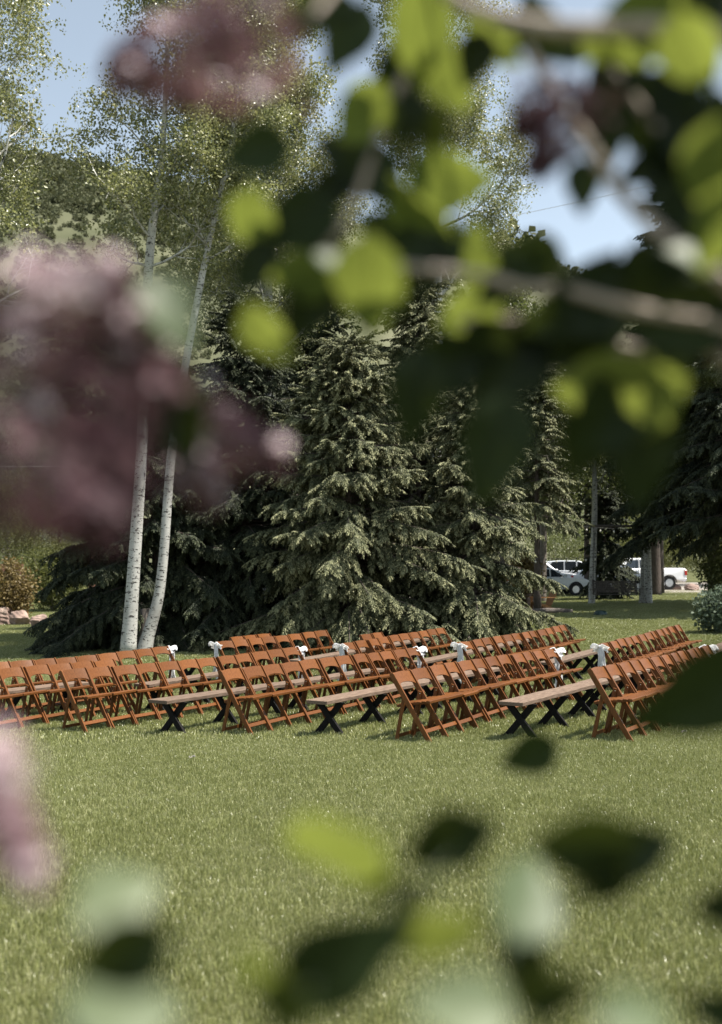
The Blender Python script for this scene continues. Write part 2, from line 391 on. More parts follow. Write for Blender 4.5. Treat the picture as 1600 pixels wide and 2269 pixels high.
def hill_shrubs():
    vs_ = [leaf_clump(150, 1.0, .42, 30 + k, .75) for k in range(3)]
    n = 30000; X = np.where(RNG.random(n) < .75, RNG.uniform(-200, -25, n), RNG.uniform(15, 140, n)); Y = 130 + 260 * RNG.random(n) ** .9
    keep = (np.sin(X * .05 + np.sin(Y * .03) * 2) + np.sin(Y * .06 + X * .02) + RNG.normal(0, .7, n) > -.9 + .25 * (Y < 210))
    X, Y = X[keep], Y[keep]; n = len(X); s = RNG.gamma(2, .32, n) * (1 + .5 * (Y > 250)) + .25
    P = np.stack([X, Y, hill_z(X, Y) + s * .35], 1)
    rot = np.zeros((n, 3)); rot[:, 2] = RNG.uniform(0, 6.28, n)
    o = scatter('hillside_scrub', vs_, P, rot, s, M['sage'], kind='stuff')
    tag(o, 'scrub and sagebrush dotted over the far hillside', 'scrub')
hill_shrubs()

# ------------------------------------------------------------------ grass blades
def grass():
    def patch(n, size, hmin, hmax, w, seed, lean=.55):
        r = np.random.default_rng(seed); b = MB()
        for _ in range(n):
            x, y = r.uniform(-size / 2, size / 2, 2)
            h = r.uniform(hmin, hmax); a = r.uniform(0, 6.283); l = h * abs(r.normal(.35, lean * .6)); ww = w * r.uniform(.7, 1.3)
            dx, dy = math.cos(a) * l, math.sin(a) * l; a2 = r.uniform(0, 6.283); sx, sy = math.cos(a2) * ww / 2, math.sin(a2) * ww / 2
            t = float(np.clip(r.normal(.42, .26), 0, .95))
            if r.random() < .05: t = r.uniform(.9, 1)
            b.add([(x - sx, y - sy, -.01), (x + sx, y + sy, -.01), (x + dx * .45 + sx * .8, y + dy * .45 + sy * .8, h * .62), (x + dx * .45 - sx * .8, y + dy * .45 - sy * .8, h * .62), (x + dx, y + dy, h)],
                  [(0, 1, 2, 3), (3, 2, 4)], t)
        return b
    src = [patch(3600, .64, .014, .040, .0030, 1), patch(3600, .64, .012, .036, .0030, 2),
           patch(3000, 1.05, .016, .045, .0070, 3), patch(1400, 1.1, .02, .045, .014, 4)]
    P = []; pick = []; S = []
    def zone(y0, y1, step, kinds):
        y = y0
        while y < y1:
            hw = .36 * y + 1.2; x = -hw
            while x < hw:
                P.append((x + random.uniform(-.1, .1) * step, y + random.uniform(-.1, .1) * step)); pick.append(random.choice(kinds)); S.append(random.uniform(.9, 1.15))
                x += step
            y += step
    zone(3.0, 12.5, .5, [0, 1]); zone(12.5, 24, .8, [2]); zone(24, 62, .85, [3])
    P = np.array(P); Z = ground(P[:, 0], P[:, 1]); n = len(P)
    rot = np.zeros((n, 3)); rot[:, 2] = RNG.uniform(0, 6.28, n)
    o = scatter('grass', src, np.column_stack([P, Z]), rot, np.array(S), M['grass'], pick=np.array(pick), kind='stuff')
    tag(o, 'short mown grass blades covering the lawn', 'grass')
grass()

# ------------------------------------------------------------------ folding chairs
FX, FY = .875, -.484                       # the way the chairs face
YAW = math.atan2(FY, FX)
def folding_chair():
    c = empty('folding_chair', (0, 0, 0))
    W = .445
    TOP, FOOT = Vector((-.245, 0, .775)), Vector((.245, 0, 0))
    lv = (FOOT - TOP).normalized(); nv = Vector((-lv.z, 0, lv.x))        # along the long leg, and across it (forward-up)
    if nv.x < 0: nv = -nv
    # long leg outline in the side view, with a rounded hooked top
    lw = .060
    def long_poly():
        pts = []
        a, b = TOP, FOOT
        pts.append(b + nv * lw * .5 + lv * .0)
        pts.append(a + nv * lw * .5 + lv * .03)
        for k in range(1, 6):
            t = math.pi * k / 6
            pts.append(a + lv * .02 + nv * (lw * .5 * math.cos(t)) - lv * (.020 * math.sin(t)) - nv * .004 * math.sin(t))
        pts.append(a - nv * lw * .55 + lv * .03)
        pts.append(b - nv * lw * .5)
        return [(p.x, max(p.z, -.012)) for p in pts]
    for sgn in (-1, 1):
        b = MB(); y = sgn * (W / 2 - .011); b.prism(long_poly(), y - .011, y + .011)
        b.build('leg', M['chair'], c, bevel=.003)
    # rear legs: hinged to the long leg above the seat, standing behind
    hinge = TOP + lv * .30
    for sgn in (-1, 1):
        b = MB(); y = sgn * (W / 2 - .034)
        b.bar((hinge.x - .002, y, hinge.z + .012), (-.205, y, -.012),   .020, .044)
        rl = b.build('leg', M['chair'], c, bevel=.004)
        b = MB(); b.tube([(hinge.x + .004, y - sgn * .014, hinge.z - .016), (hinge.x + .004, y - sgn * .009, hinge.z - .016)], .006, 8)
        b.build('bolt', M['bolt'], rl)
    # seat: side boards, rounded front board and slats
    b = MB(); zs = .425
    def sz(x): return zs + .15 * x
    for sgn in (-1, 1):
        b.bar((-.185, sgn * (W / 2 - .062), sz(-.185)), (.235, sgn * (W / 2 - .062), sz(.235)), .026, .034)
    b.bar((.232, -W / 2 + .006, sz(.24)), (.232, W / 2 - .006, sz(.24)), .05, .036, Vector((1, 0, 0)))
    b.bar((-.185, -W / 2 + .05, sz(-.19)), (-.185, W / 2 - .05, sz(-.19)), .04, .034, Vector((1, 0, 0)))
    seat = b.build('seat', M['chair'], c, bevel=.006)
    for k in range(6):
        x0 = -.142 + k * .062; hw = W / 2 - .052 if x0 < .07 else W / 2 - .012
        b = MB(); b.bar((x0, -hw, sz(x0) + .014), (x0, hw, sz(x0) + .014), .052, .012, Vector((1, 0, 0)))
        b.build('slat', M['chair'], seat, bevel=.003)
    # curved back panel with arched upper and lower edges
    b = MB(); n = 12; vs_ = []; hw = W / 2 - .022
    for i in range(n + 1):
        y = -hw + 2 * hw * i / n; u = y / hw
        bow = .018 * (1 - u * u)
        up = .022 * (1 - u * u); lo = .150 - .040 * (1 - u * u) ** 1.0 + (.018 * (abs(u) ** 6))
        for s_, th in ((-.005 - up, -1), (-.005 - up, 1), (lo, 1), (lo, -1)):
            p = TOP + lv * (s_ + .02) + nv * (.004 - bow + th * .006); vs_.append(Vector((p.x, y, p.z)))
    fs = []
    for i in range(n):
        for k in range(4):
            fs.append((i * 4 + k, i * 4 + (k + 1) % 4, i * 4 + 4 + (k + 1) % 4, i * 4 + 4 + k))
    fs += [(3, 2, 1, 0), (n * 4, n * 4 + 1, n * 4 + 2, n * 4 + 3)]
    b.add(vs_, fs); b.build('backrest', M['chair'], c)
    # stretchers
    b = MB(); p = FOOT - lv * .145; b.bar((p.x, -W / 2 + .022, p.z), (p.x, W / 2 - .022, p.z), .046, .014, lv); b.build('stretcher', M['chair'], c, bevel=.003)
    b = MB(); b.bar((-.2, -W / 2 + .044, .05), (-.2, W / 2 - .044, .05), .04, .013, Vector((0, 0, 1))); b.build('stretcher', M['chair'], c, bevel=.003)
    return c

ORD = ['first', 'second', 'third', 'fourth', 'fifth', 'sixth', 'seventh', 'eighth', 'ninth', 'tenth', 'eleventh', 'twelfth', 'thirteenth']
ROWS = [  # near-leg top of first and last chair, how many, where, group
    ((2.57, 11.84), (5.17, 16.20), 12, 'near block, rightmost row', 'n'),
    ((.33, 12.28), (2.85, 16.66), 12, 'near block, second row from the right', 'n'),
    ((-1.77, 13.10), (.73, 17.50), 12, 'near block, third row from the right', 'n'),
    ((-3.89, 13.72), (-1.36, 18.10), 12, 'near block, fourth row from the right', 'n'),
    ((-5.15, 13.90), (-4.02, 15.90), 6, 'short extra row at left edge', 'n'),
    ((-6.30, 14.50), (-3.72, 18.85), 12, 'near block, leftmost full row', 'n'),
    ((3.98, 17.70), (6.50, 22.07), 12, 'far block, rightmost row', 'f'),
    ((1.74, 18.60), (4.27, 22.95), 12, 'far block, second row from the right', 'f'),
    ((-.35, 19.20), (1.61, 22.85), 10, 'far block, third row from the right', 'f'),
    ((-2.74, 20.0), (-1.02, 22.70), 8, 'far block, fourth row from the right', 'f'),
    ((-.02, 21.25), (.20, 21.65), 2, 'far loose pair before the spruce', 'f'),
    ((-2.66, 21.5), (-2.22, 22.25), 3, 'far leftmost short row under dark spruce', 'f'),
]
CH0 = folding_chair(); used = False
CH = {}
for ri, (a, b_, n, where, blk) in enumerate(ROWS):
    A, B = Vector(a), Vector(b_); d = (B - A).normalized(); yaw = math.atan2(-d.x, d.y); f = Vector((math.cos(yaw), math.sin(yaw)))
    for i in range(n):
        if ri == 5 and i < 2: continue            # outside the frame
        jy = random.gauss(0, .012); jn = random.gauss(0, .018)
        p = A + (B - A) * (i / (n - 1)) + f * (.245 + jn) + d * (.2225 + jy * .4)
        o = copy_tree(CH0) if used else CH0; used = True
        o.location = (p.x, p.y, float(ground(p.x, p.y)) + .008)
        o.rotation_euler = (random.gauss(0, .006), random.gauss(0, .012), yaw + random.gauss(0, .025))
        end = 'lawn edge' if blk == 'n' else 'aisle'
        k = i if ri != 5 else i - 2
        lab = 'brown wooden folding chair, %s from the %s, %s' % (ORD[k], end, where)
        tag(o, lab, 'chair', 'wooden folding chairs set out in rows on the lawn')
        CH[ri, i] = o

# ------------------------------------------------------------------ benches
def trestle_bench():
    c = empty('plank_bench', (0, 0, 0)); L = 2.84; h = .44
    b = MB(); n = 14; vs_ = []; r = random.Random(3)
    for i in range(n + 1):                                  # hewn plank, slightly uneven edges
        y = L * i / n; e1 = r.gauss(0, .004); e2 = r.gauss(0, .004); dz = r.gauss(0, .0015)
        for x, z in ((-.145 + e1, h - .045), (.145 + e2, h - .045), (.145 + e2, h + dz), (-.145 + e1, h + dz)): vs_.append((x, y, z))
    fs = [(i * 4 + k, i * 4 + (k + 1) % 4, i * 4 + 4 + (k + 1) % 4, i * 4 + 4 + k) for i in range(n) for k in range(4)]
    fs += [(3, 2, 1, 0), (n * 4, n * 4 + 1, n * 4 + 2, n * 4 + 3)]
    b.add(vs_, fs); b.build('plank', M['plank'], c, bevel=.004)
    for y in (.32, 1.42, 2.52):
        t = empty('cross_legs', (0, 0, 0)); t.parent = c
        for s in (-1, 1):
            b = MB(); yy = y + s * .021; x0, z0, x1, z1 = -s * .19, -.01, s * .15, h - .046
            w = .048
            b.prism([(x0 - w, z0), (x0 + w, z0), (x1 + w, z1), (x1 - w, z1)], yy - .0205, yy + .0205)
            b.build('leg', M['black_wood'], t, bevel=.003)
    return c
BN0 = trestle_bench(); bused = False
BENCH = [  # start point of the axis, pieces, label of the first and second piece
    ((1.55, 12.03), 2, 'beside the rightmost near row, at the lawn edge', 'beside the rightmost near row, at the aisle'),
    ((-.67, 12.75), 2, 'between second and third near rows, lawn edge', 'between second and third near rows, aisle end'),
    ((-2.63, 13.05), 2, 'between third and fourth near rows, lawn edge', 'between third and fourth near rows, aisle end'),
    ((-3.42, 15.95), 1, 'behind the fourth near row, near aspens', ''),
    ((-5.83, 14.05), 1, 'behind the short extra row at left edge', ''),
    ((6.5, 20.2), 1, 'at the right edge across the aisle', ''),
    ((3.06, 18.3), 2, 'behind the far rightmost row, starting at the aisle', 'behind the far rightmost row, far half'),
    ((.86, 19.1), 2, 'behind the far second row, starting at aisle', 'behind the far second row, far half'),
    ((-1.36, 19.85), 2, 'behind the far third row, starting at aisle', 'behind the far third row, far half'),
    ((-3.5, 19.5), 1, 'beside the aspen trunks behind far left rows', ''),
]
dR = Vector((.49, .872)); fR = Vector((.872, -.49)); byaw = math.atan2(-dR.x, dR.y)
for (a, n, l1, l2) in BENCH:
    for k in range(n):
        o = copy_tree(BN0) if bused else BN0; bused = True
        p = Vector(a) + fR * .15 + dR * (k * 2.86); q = p + dR * 2.8
        z0, z1 = float(ground(p.x, p.y)), float(ground(q.x, q.y))
        o.location = (p.x, p.y, z0 + .004); o.rotation_euler = (math.atan2(z1 - z0, 2.8), 0, byaw + random.gauss(0, .006))
        tag(o, 'plank bench on black crossed legs ' + (l1, l2)[k], 'bench', 'plank benches between the chair rows')

# ------------------------------------------------------------------ white ribbon bows on the aisle chairs
def strip(b, pts, wid, side, th=.0025):
    pts = [Vector(p) for p in pts]; vs_ = []
    for i, p in enumerate(pts):
        t = (pts[min(i + 1, len(pts) - 1)] - pts[max(i - 1, 0)]).normalized()
        sd = Vector(side[i] if isinstance(side, list) else side); sd = (sd - t * sd.dot(t)).normalized(); nn = t.cross(sd)
        w = wid[i] if hasattr(wid, '__len__') else wid
        for k in range(5):
            u = (k - 2) / 2
            q = p + sd * (u * w / 2) + nn * (.012 * math.sin(u * 4 + i * 1.3) * w / .08)
            vs_ += [q + nn * th, q - nn * th]
    n = len(pts); fs = []
    for i in range(n - 1):
        for k in range(4):
            a = i * 10 + k * 2
            fs += [(a, a + 2, a + 12, a + 10), (a + 1, a + 11, a + 13, a + 3)]
        fs += [(i * 10, i * 10 + 10, i * 10 + 11, i * 10 + 1), (i * 10 + 8, i * 10 + 9, i * 10 + 19, i * 10 + 18)]
    b.add(vs_, fs, .5)
def bow(sgn, label, loc, yaw, seed):
    """tied round the top of a chair post; sgn: which side the tails hang"""
    r = random.Random(seed)
    o = empty('ribbon_bow', loc, yaw, label, 'bow', 'white ribbon bows tied to the aisle chairs')
    s = sgn; o.scale = (1.12, 1.12, 1.12)
    b = MB(); b.tube([(0, -.03, .0), (0, -.018, .0), (0, 0, 0), (0, .018, 0), (0, .03, 0)], [.012, .024, .028, .024, .012], 10); b.build('knot', M['ribbon'], o, (.0, s * .03, -.03), smooth=True)
    for k in (-1, 1):
        b = MB(); pts = []; sd = []
        for i in range(11):
            t = i / 10; a = t * 2 * math.pi
            rr = .062 * math.sin(t * math.pi)
            pts.append((k * (.012 + 1.45 * rr * (.6 + .4 * math.sin(t * math.pi))), s * .035 + s * .028 * math.sin(a) , -.03 + .035 * math.sin(a) * .9 - .03 * math.sin(t * math.pi) + r.gauss(0, .003)))
            sd.append((.25 * k, s * .5, .6))
        strip(b, pts, [.03, .06, .08, .09, .095, .095, .095, .09, .08, .06, .03], sd); b.build('loop', M['ribbon'], o, smooth=True, col=True)
    for k in (-1, 1):
        b = MB(); pts = []; L = .52 + r.uniform(-.03, .08)
        for i in range(10):
            t = i / 9
            pts.append((k * (.008 + .03 * t) + .02 * math.sin(t * 5 + k) + .05 * t, s * (.045 + .02 * math.sin(t * 4 + k)), -.04 - L * t))
        strip(b, pts, [.03] + [.065 + .008 * i for i in range(9)], (1, .3 * k, 0)); b.build('tail', M['ribbon'], o, smooth=True, col=True)
    # wrap round the post
    b = MB(); b.tube([(-.026, s * .022, -.03), (-.03, -s * .004, -.028), (-.026, -s * .026, -.03), (.02, -s * .026, -.05), (.024, s * .02, -.045)], [.012] * 5, 6); b.build('wrap', M['ribbon'], o, smooth=True)
for ri, i, sg, what in ((0, 11, 1, 'right edge chair of the near block'), (1, 11, 1, 'end chair of near second row from right'), (2, 11, 1, 'end chair of near third row from right'),
                        (3, 11, 1, 'end chair of near fourth row from right'), (5, 11, 1, 'leftmost aisle chair before the aspens'),
                        (6, 0, -1, 'first chair of the far rightmost row'), (7, 0, -1, 'first chair of far second row from right'),
                        (8, 0, -1, 'first chair of far third row from right'), (9, 0, -1, 'first chair of far fourth row from right')):
    c = CH[ri, i]; p = Matrix.Rotation(c.rotation_euler.z, 4, 'Z') @ Vector((-.225, sg * .2225, .765)) + c.location
    bow(sg, 'white ribbon bow tied to the ' + what, p, c.rotation_euler.z, ri * 7 + i)

# ------------------------------------------------------------------ conifers
def shoot(b, p, d, L, r, t):
    """bottle-brush shoot: a four-sided spindle with a ragged waist"""
    p = Vector(p); d = Vector(d).normalized()
    a = d.orthogonal().normalized(); c = d.cross(a)
    v = [p]
    for s_, rr in ((.3, 1.0), (.78, .8)):
        for k in range(4):
            an = k * math.pi / 2 + s_ * 2
            v.append(p + d * L * s_ + (a * math.cos(an) + c * math.sin(an)) * r * rr)
    v.append(p + d * L)
    f = []
    for k in range(4):
        j = (k + 1) % 4
        f += [(0, 1 + k, 1 + j), (1 + k, 5 + k, 5 + j, 1 + j), (5 + k, 9, 5 + j)]
    b.add(v, f, t)
def spruce_spray(seed, L=.42, n=11, droop=.5, sl=.115, sr=.017):
    r = random.Random(seed); b = MB()
    for i in range(n):
        t = (i + .5) / n; x = L * t; z = -droop * .25 * L * t * t
        for s in (-1, 1):
            if r.random() < .08: continue
            an = R(r.uniform(38, 62)); le = sl * (1.15 - .45 * t) * r.uniform(.8, 1.2)
            d = Vector((math.cos(an), s * math.sin(an), -droop * r.uniform(.25, 1.1)))
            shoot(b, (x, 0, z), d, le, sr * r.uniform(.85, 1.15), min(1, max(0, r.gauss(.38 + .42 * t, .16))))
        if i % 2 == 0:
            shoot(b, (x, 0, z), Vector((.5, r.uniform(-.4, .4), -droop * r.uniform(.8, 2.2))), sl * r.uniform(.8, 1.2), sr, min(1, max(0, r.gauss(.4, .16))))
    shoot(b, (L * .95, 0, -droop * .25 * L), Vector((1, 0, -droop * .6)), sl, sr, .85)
    return b
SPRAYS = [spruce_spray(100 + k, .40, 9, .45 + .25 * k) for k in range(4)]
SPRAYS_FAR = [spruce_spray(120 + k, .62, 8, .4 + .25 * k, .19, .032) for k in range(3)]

def spruce(px, base_y, depth, tip_y, rad, label, mat='spruce', seed=0, low=.25, far=False, dens=1.0, group='spruce trees around the lawn', name='spruce_tree', lean=0., only=None, shape=.85, trunk_to=None, nb=None, dead=0.0, xoff=None, height=None):
    r = np.random.default_rng(seed)
    x0 = (px - CX) / FPX * depth if xoff is None else xoff; z0 = float(ground(x0, depth))
    Hh = (HORIZON - tip_y) / FPX * depth + CAM_Z - z0 if height is None else height
    root = empty(name, (x0, depth, z0), 0, label, 'tree', group)
    b = MB(); n = 10; tr = .010 * Hh + .06
    b.tube([(lean * (k / n) ** 2 * Hh * .1, 0, Hh * k / n * .98 - .1) for k in range(n + 1)], [tr * (1 - .93 * k / n) for k in range(n + 1)], 8)
    b.build('trunk', M['bark_spruce'], root, smooth=True)
    P = []; D = []; S = []; ro = []
    br = MB(); dd = MB(); nd = 0
    step = .35 if not far else .5
    z = low * 1.0; nb0 = nb
    while z < Hh * .985:
        u = z / Hh
        Rm = rad * (1 - u) ** shape * (1 + .0 * u) + .10
        nb = nb0 or int(round(8 if not far else 7))
        a0 = r.uniform(0, 6.28)
        for k in range(nb):
            a = a0 + k * 2 * math.pi / nb + r.normal(0, .18)
            if only is not None and math.cos(a - only[0]) < only[1]: continue
            L = Rm * r.uniform(.5, 1.18)
            if r.random() < .07: continue
            zz = z + r.normal(0, .12)
            rise = .45 * u - .10 + r.normal(0, .12); drop = .32 * (1 - u) + .05
            def pt(t):
                h = L * t
                return np.array([math.cos(a) * h, math.sin(a) * h, zz + rise * h - drop * L * t * t + .16 * L * max(0, t - .6) ** 1.5])
            if L > .6 and dead and r.random() < dead:
                dd.tube([pt(q) for q in (0, .35, .7, 1)], [.02, .014, .01, .004], 4, cap=False); nd += 1
                for q in np.linspace(.2, .95, 9):
                    p = pt(q); e = p + r.normal(0, .16, 3) + np.array([math.cos(a), math.sin(a), -.5]) * .2
                    dd.tube([p, (p + e) / 2 + r.normal(0, .04, 3), e], [.006, .005, .003], 3, cap=False)
                continue
            if L > .5: br.tube([pt(q) for q in (0, .3, .6, .9)], [.016 + .008 * L, .014 + .004 * L, .012, .006], 4, cap=False)
            m = max(2, int(L / (.20 if not far else .34) * dens))
            for j in range(m):
                t = .22 + .78 * (j + r.random()) / m
                if L < .8: t = (j + .6) / m
                p = pt(t); tang = pt(min(1, t + .05)) - pt(t - .05); tang /= np.linalg.norm(tang)
                sl = min(.95, L * .42) * (1.15 - t) * r.uniform(.6, 1.1)
                for s in (-1, 1):
                    an = s * r.uniform(.7, 1.1)
                    d = np.array([tang[0] * math.cos(an) - tang[1] * math.sin(an), tang[0] * math.sin(an) + tang[1] * math.cos(an), tang[2] - r.uniform(.2, .75)])
                    d /= np.linalg.norm(d); ns_ = max(1, int(sl / (.26 if not far else .42)))
                    for q in range(ns_):
                        P.append(p + d * (sl * q / ns_) + np.array([0, 0, -.05 * (q / ns_) ** 2]))
                        D.append(d + r.normal(0, .16, 3) + np.array([0, 0, -.12 * q])); S.append(r.uniform(.8, 1.2)); ro.append(r.normal(0, .35))
                if j % 2 == 0:
                    P.append(p); D.append(tang + r.normal(0, .15, 3)); S.append(r.uniform(.85, 1.15)); ro.append(r.normal(0, .3))
            p = pt(.97); D.append(pt(1.) - pt(.9)); P.append(p); S.append(1.1); ro.append(0)
        z += step * (1 - .35 * u) * r.uniform(.8, 1.2)
    for k in range(6):
        P.append((0, 0, Hh * (.9 + .02 * k) - .1)); D.append((math.cos(k * 2) * .5, math.sin(k * 2) * .5, .8)); S.append(.8); ro.append(0)
    P.append((0, 0, Hh - .25)); D.append((.05, 0, 1)); S.append(.9); ro.append(0)
    P = np.array(P, float); P[:, 0] += lean * (P[:, 2] / Hh) ** 2 * Hh * .1
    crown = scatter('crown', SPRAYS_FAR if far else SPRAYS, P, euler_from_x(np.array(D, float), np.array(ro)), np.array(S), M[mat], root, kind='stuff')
    if br.v: br.build('branches', M['bark_spruce'], root)
    if nd: dd.build('dead_branches', M['twig'], root)
    return root

spruce(772, 1425, 27.0, 735, 3.5, 'sunlit blue-green spruce with a pointed tip standing behind the chairs', seed=1, dens=1.2, shape=.74)
spruce(1050, 1415, 27.6, 815, 2.5, 'sunlit drooping spruce at the right end of the spruce clump', seed=2, dens=1.1, shape=.75)
spruce(925, 1405, 31.0, 560, 3.5, 'taller spruce rising between the two front spruces', seed=3, dens=.9)
spruce(545, 1420, 29.5, 640, 3.4, 'shaded dark spruce right of the aspen trunks', 'spruce_shaded', seed=4)
spruce(345, 1428, 29.2, 800, 3.6, 'low wide shaded spruce behind the white aspen trunks', 'spruce_shaded', seed=5, shape=.62, low=.08, dens=1.7, nb=10)
spruce(1190, 1370, 41.0, 800, 1.9, 'far spruce with dead brown branches beside the parked cars', seed=6, far=True, low=3.8, dead=.35)
spruce(1340, 1345, 51.0, 1085, 1.2, 'small spruce half hiding the parked cars behind the swing', 'spruce_shaded', seed=7, far=True, low=.6)
spruce(1580, 1345, 44.0, 225, 4.6, 'tall dark spruce at the right edge with bare lower trunk', 'spruce_shaded', seed=8, low=4.0, shape=.5, far=True, dens=1.5, nb=9)
spruce(1462, 1320, 57.0, 640, 4.2, 'tall dark spruce behind the paired aspen stems', 'spruce_shaded', seed=9, far=True, low=5.0)
spruce(1300, 1340, 56.0, 800, 3.4, 'broad dark spruce far behind the swing bench', 'spruce_shaded', seed=10, far=True, low=5.0)
spruce(1650, 1360, 38.0, 420, 3.4, 'dark spruce just beyond the right edge', 'spruce_shaded', seed=14, far=True, low=3.4)
spruce(680, 1395, 36.0, 560, 3.6, 'tall spruce top hidden behind lilac leaves', 'spruce_shaded', seed=12, far=True, low=1.0)

# ------------------------------------------------------------------ broadleaf trees
CLUMP = [leaf_clump(20, .26, .075, 200 + k, .8) for k in range(5)]
CLUMP_FAR = [leaf_clump(26, .42, .115, 220 + k, .8) for k in range(4)]
def limb(b, r, p, d, L, rad, lev, tips, wander=.22, up=.12, maxlev=3):
    pts = [np.array(p, float)]; n = 5 if lev < 2 else 4; d = np.array(d, float); d /= np.linalg.norm(d)
    for i in range(n):
        d = d + r.normal(0, wander * .5, 3) + np.array([0, 0, up]); d /= np.linalg.norm(d)
        pts.append(pts[-1] + d * L / n)
    b.tube(pts, [rad * (1 - .72 * i / n) for i in range(n + 1)], 6 if lev == 0 else (5 if lev == 1 else 3), cap=False)
    if lev >= maxlev:
        for t in (.45, .7, 1.0):
            tips.append(pts[int(round(t * n))] + r.normal(0, .08, 3))
        return
    kids = {0: 7, 1: 6, 2: 5}.get(lev, 4)
    for k in range(kids):
        t = .25 + .75 * (k + r.random()) / kids; i = min(n - 1, int(t * n)); q = pts[i] + (pts[i + 1] - pts[i]) * (t * n - i)
        ax = r.normal(size=3); dd = pts[i + 1] - pts[i]; dd /= np.linalg.norm(dd); ax -= dd * ax.dot(dd); ax /= np.linalg.norm(ax)
        an = r.uniform(.55, 1.05); nd_ = dd * math.cos(an) + ax * math.sin(an)
        limb(b, r, q, nd_, L * r.uniform(.42, .62), rad * .42, lev + 1, tips, wander, up, maxlev)
    if lev > 0: tips.append(pts[-1])

def broadleaf(path, rads, label, mat, bark='aspen_bark', seed=0, limbs=12, start=.4, Lr=(1.2, 2.6), group='broadleaf trees around the lawn', cat='tree', name='aspen_tree', per=2, spread=.28, far=False, leaf_min=-1, maxlev=3, up=.10, density=1.0, wander=.25, extra=None):
    """path: world points of the trunk, first at the base"""
    r = np.random.default_rng(seed); base = Vector(path[0]); base.z = float(ground(base.x, base.y))
    root = empty(name, base, 0, label, cat, group)
    loc = [np.array(Vector(p) - base) for p in path]; loc[0][2] -= .1
    # smooth the trunk path
    P = np.array(loc); t = np.linspace(0, 1, len(P)); tt = np.linspace(0, 1, len(P) * 4)
    sm = np.stack([np.interp(tt, t, P[:, k]) for k in range(3)], 1)
    for _ in range(3): sm[1:-1] = (sm[:-2] + sm[1:-1] * 2 + sm[2:]) / 4
    rr = np.interp(tt, t, rads)
    b = MB(); b.tube(sm, list(rr), 14); b.build('trunk', M[bark], root, smooth=True)
    bb = MB(); tips = []
    Hh = sm[-1, 2]
    for k in range(limbs):
        h = Hh * (start + (1 - start) * (k + r.random()) / limbs); i = int(np.searchsorted(sm[:, 2], h)); i = min(i, len(sm) - 1)
        a = k * 2.4 + r.normal(0, .4); u = (h / Hh - start) / (1 - start)
        L = Lr[1] * (1 - u) + Lr[0] * u; L *= r.uniform(.75, 1.2)
        limb(bb, r, sm[i], (math.cos(a), math.sin(a), .55 + .5 * u), L, max(.012, rr[i] * .36), 1, tips, wander, up, maxlev)
    bb.build('branches', M[bark], root)
    tips = np.array(tips); tips = tips[tips[:, 2] > leaf_min]
    if extra is not None: tips = np.vstack([tips, extra])
    if len(tips):
        n = int(len(tips) * per * density); idx = r.integers(0, len(tips), n)
        Q = tips[idx] + r.normal(0, spread, (n, 3)) * np.array([1, 1, .8])
        rot = r.uniform(0, 6.28, (n, 3)); rot[:, :2] *= .15
        scatter('crown', CLUMP_FAR if far else CLUMP, Q, rot, r.uniform(.75, 1.25, n), M[mat], root, kind='stuff')
    return root

def pix_path(pts, depth):
    return [unproj(x, y, depth) for x, y in pts]
A1 = broadleaf(pix_path([(283, 1446), (292, 1330), (302, 1180), (314, 1000), (322, 800), (328, 600), (340, 480), (356, 380), (366, 250), (372, 60), (380, -160)], 25.8),
          [.21, .165, .15, .14, .125, .115, .10, .085, .065, .045, .02], 'left aspen of the white pair, straight scarred trunk', 'aspen', seed=21, limbs=22, start=.50, Lr=(1.1, 1.9), per=.75, spread=.2, leaf_min=6.2, group='aspens by the spruce clump')
broadleaf(pix_path([(318, 1442), (330, 1400), (352, 1330), (364, 1220), (373, 1080), (386, 950), (412, 800), (432, 690), (462, 540), (500, 380), (530, 200), (545, 20)], 26.4),
          [.20, .16, .135, .12, .115, .11, .10, .09, .075, .06, .04, .02], 'right aspen of the white pair, curved trunk leaning right', 'aspen', seed=22, limbs=20, start=.58, Lr=(1.0, 2.0), per=1.1, spread=.2, leaf_min=6.8, group='aspens by the spruce clump')
broadleaf([(-9.1, 23.5, 0), (-9.0, 23.5, 4), (-8.8, 23.6, 8), (-8.6, 23.5, 12), (-8.5, 23.5, 16)], [.22, .18, .14, .09, .02], 'sparse aspen at the left edge with bare lower twigs', 'aspen', seed=23, limbs=18, start=.42, Lr=(1.3, 2.2), per=.6, spread=.18, leaf_min=9.8, group='aspens by the spruce clump')
broadleaf(pix_path([(600, 1400), (600, 1000), (590, 600), (585, 300), (580, 50), (575, -200)], 32), [.25, .2, .16, .12, .08, .02], 'dense aspen crown above the dark spruce, centre left', 'aspen', seed=24, limbs=30, start=.32, Lr=(1.5, 3.0), per=3.2, leaf_min=5.5, spread=.3)
broadleaf(pix_path([(960, 1400), (965, 1000), (970, 650), (955, 300), (930, 0), (910, -250)], 36), [.3, .24, .19, .14, .08, .02], 'tall pale aspen against the sky, centre right', 'aspen', seed=25, limbs=26, start=.42, Lr=(1.3, 3.1), per=3.2, leaf_min=7, spread=.3)
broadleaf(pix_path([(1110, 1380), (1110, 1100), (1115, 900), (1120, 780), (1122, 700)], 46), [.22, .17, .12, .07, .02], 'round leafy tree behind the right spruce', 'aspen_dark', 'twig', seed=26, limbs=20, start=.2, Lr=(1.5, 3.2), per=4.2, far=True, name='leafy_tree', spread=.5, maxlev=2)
broadleaf(pix_path([(1200, 1370), (1205, 1100), (1215, 900), (1225, 790)], 50), [.22, .16, .09, .02], 'dim leafy tree left of the swing bench', 'aspen_dark', 'twig', seed=27, limbs=20, start=.22, Lr=(1.4, 3.4), per=4.2, far=True, name='leafy_tree', spread=.5, maxlev=2)
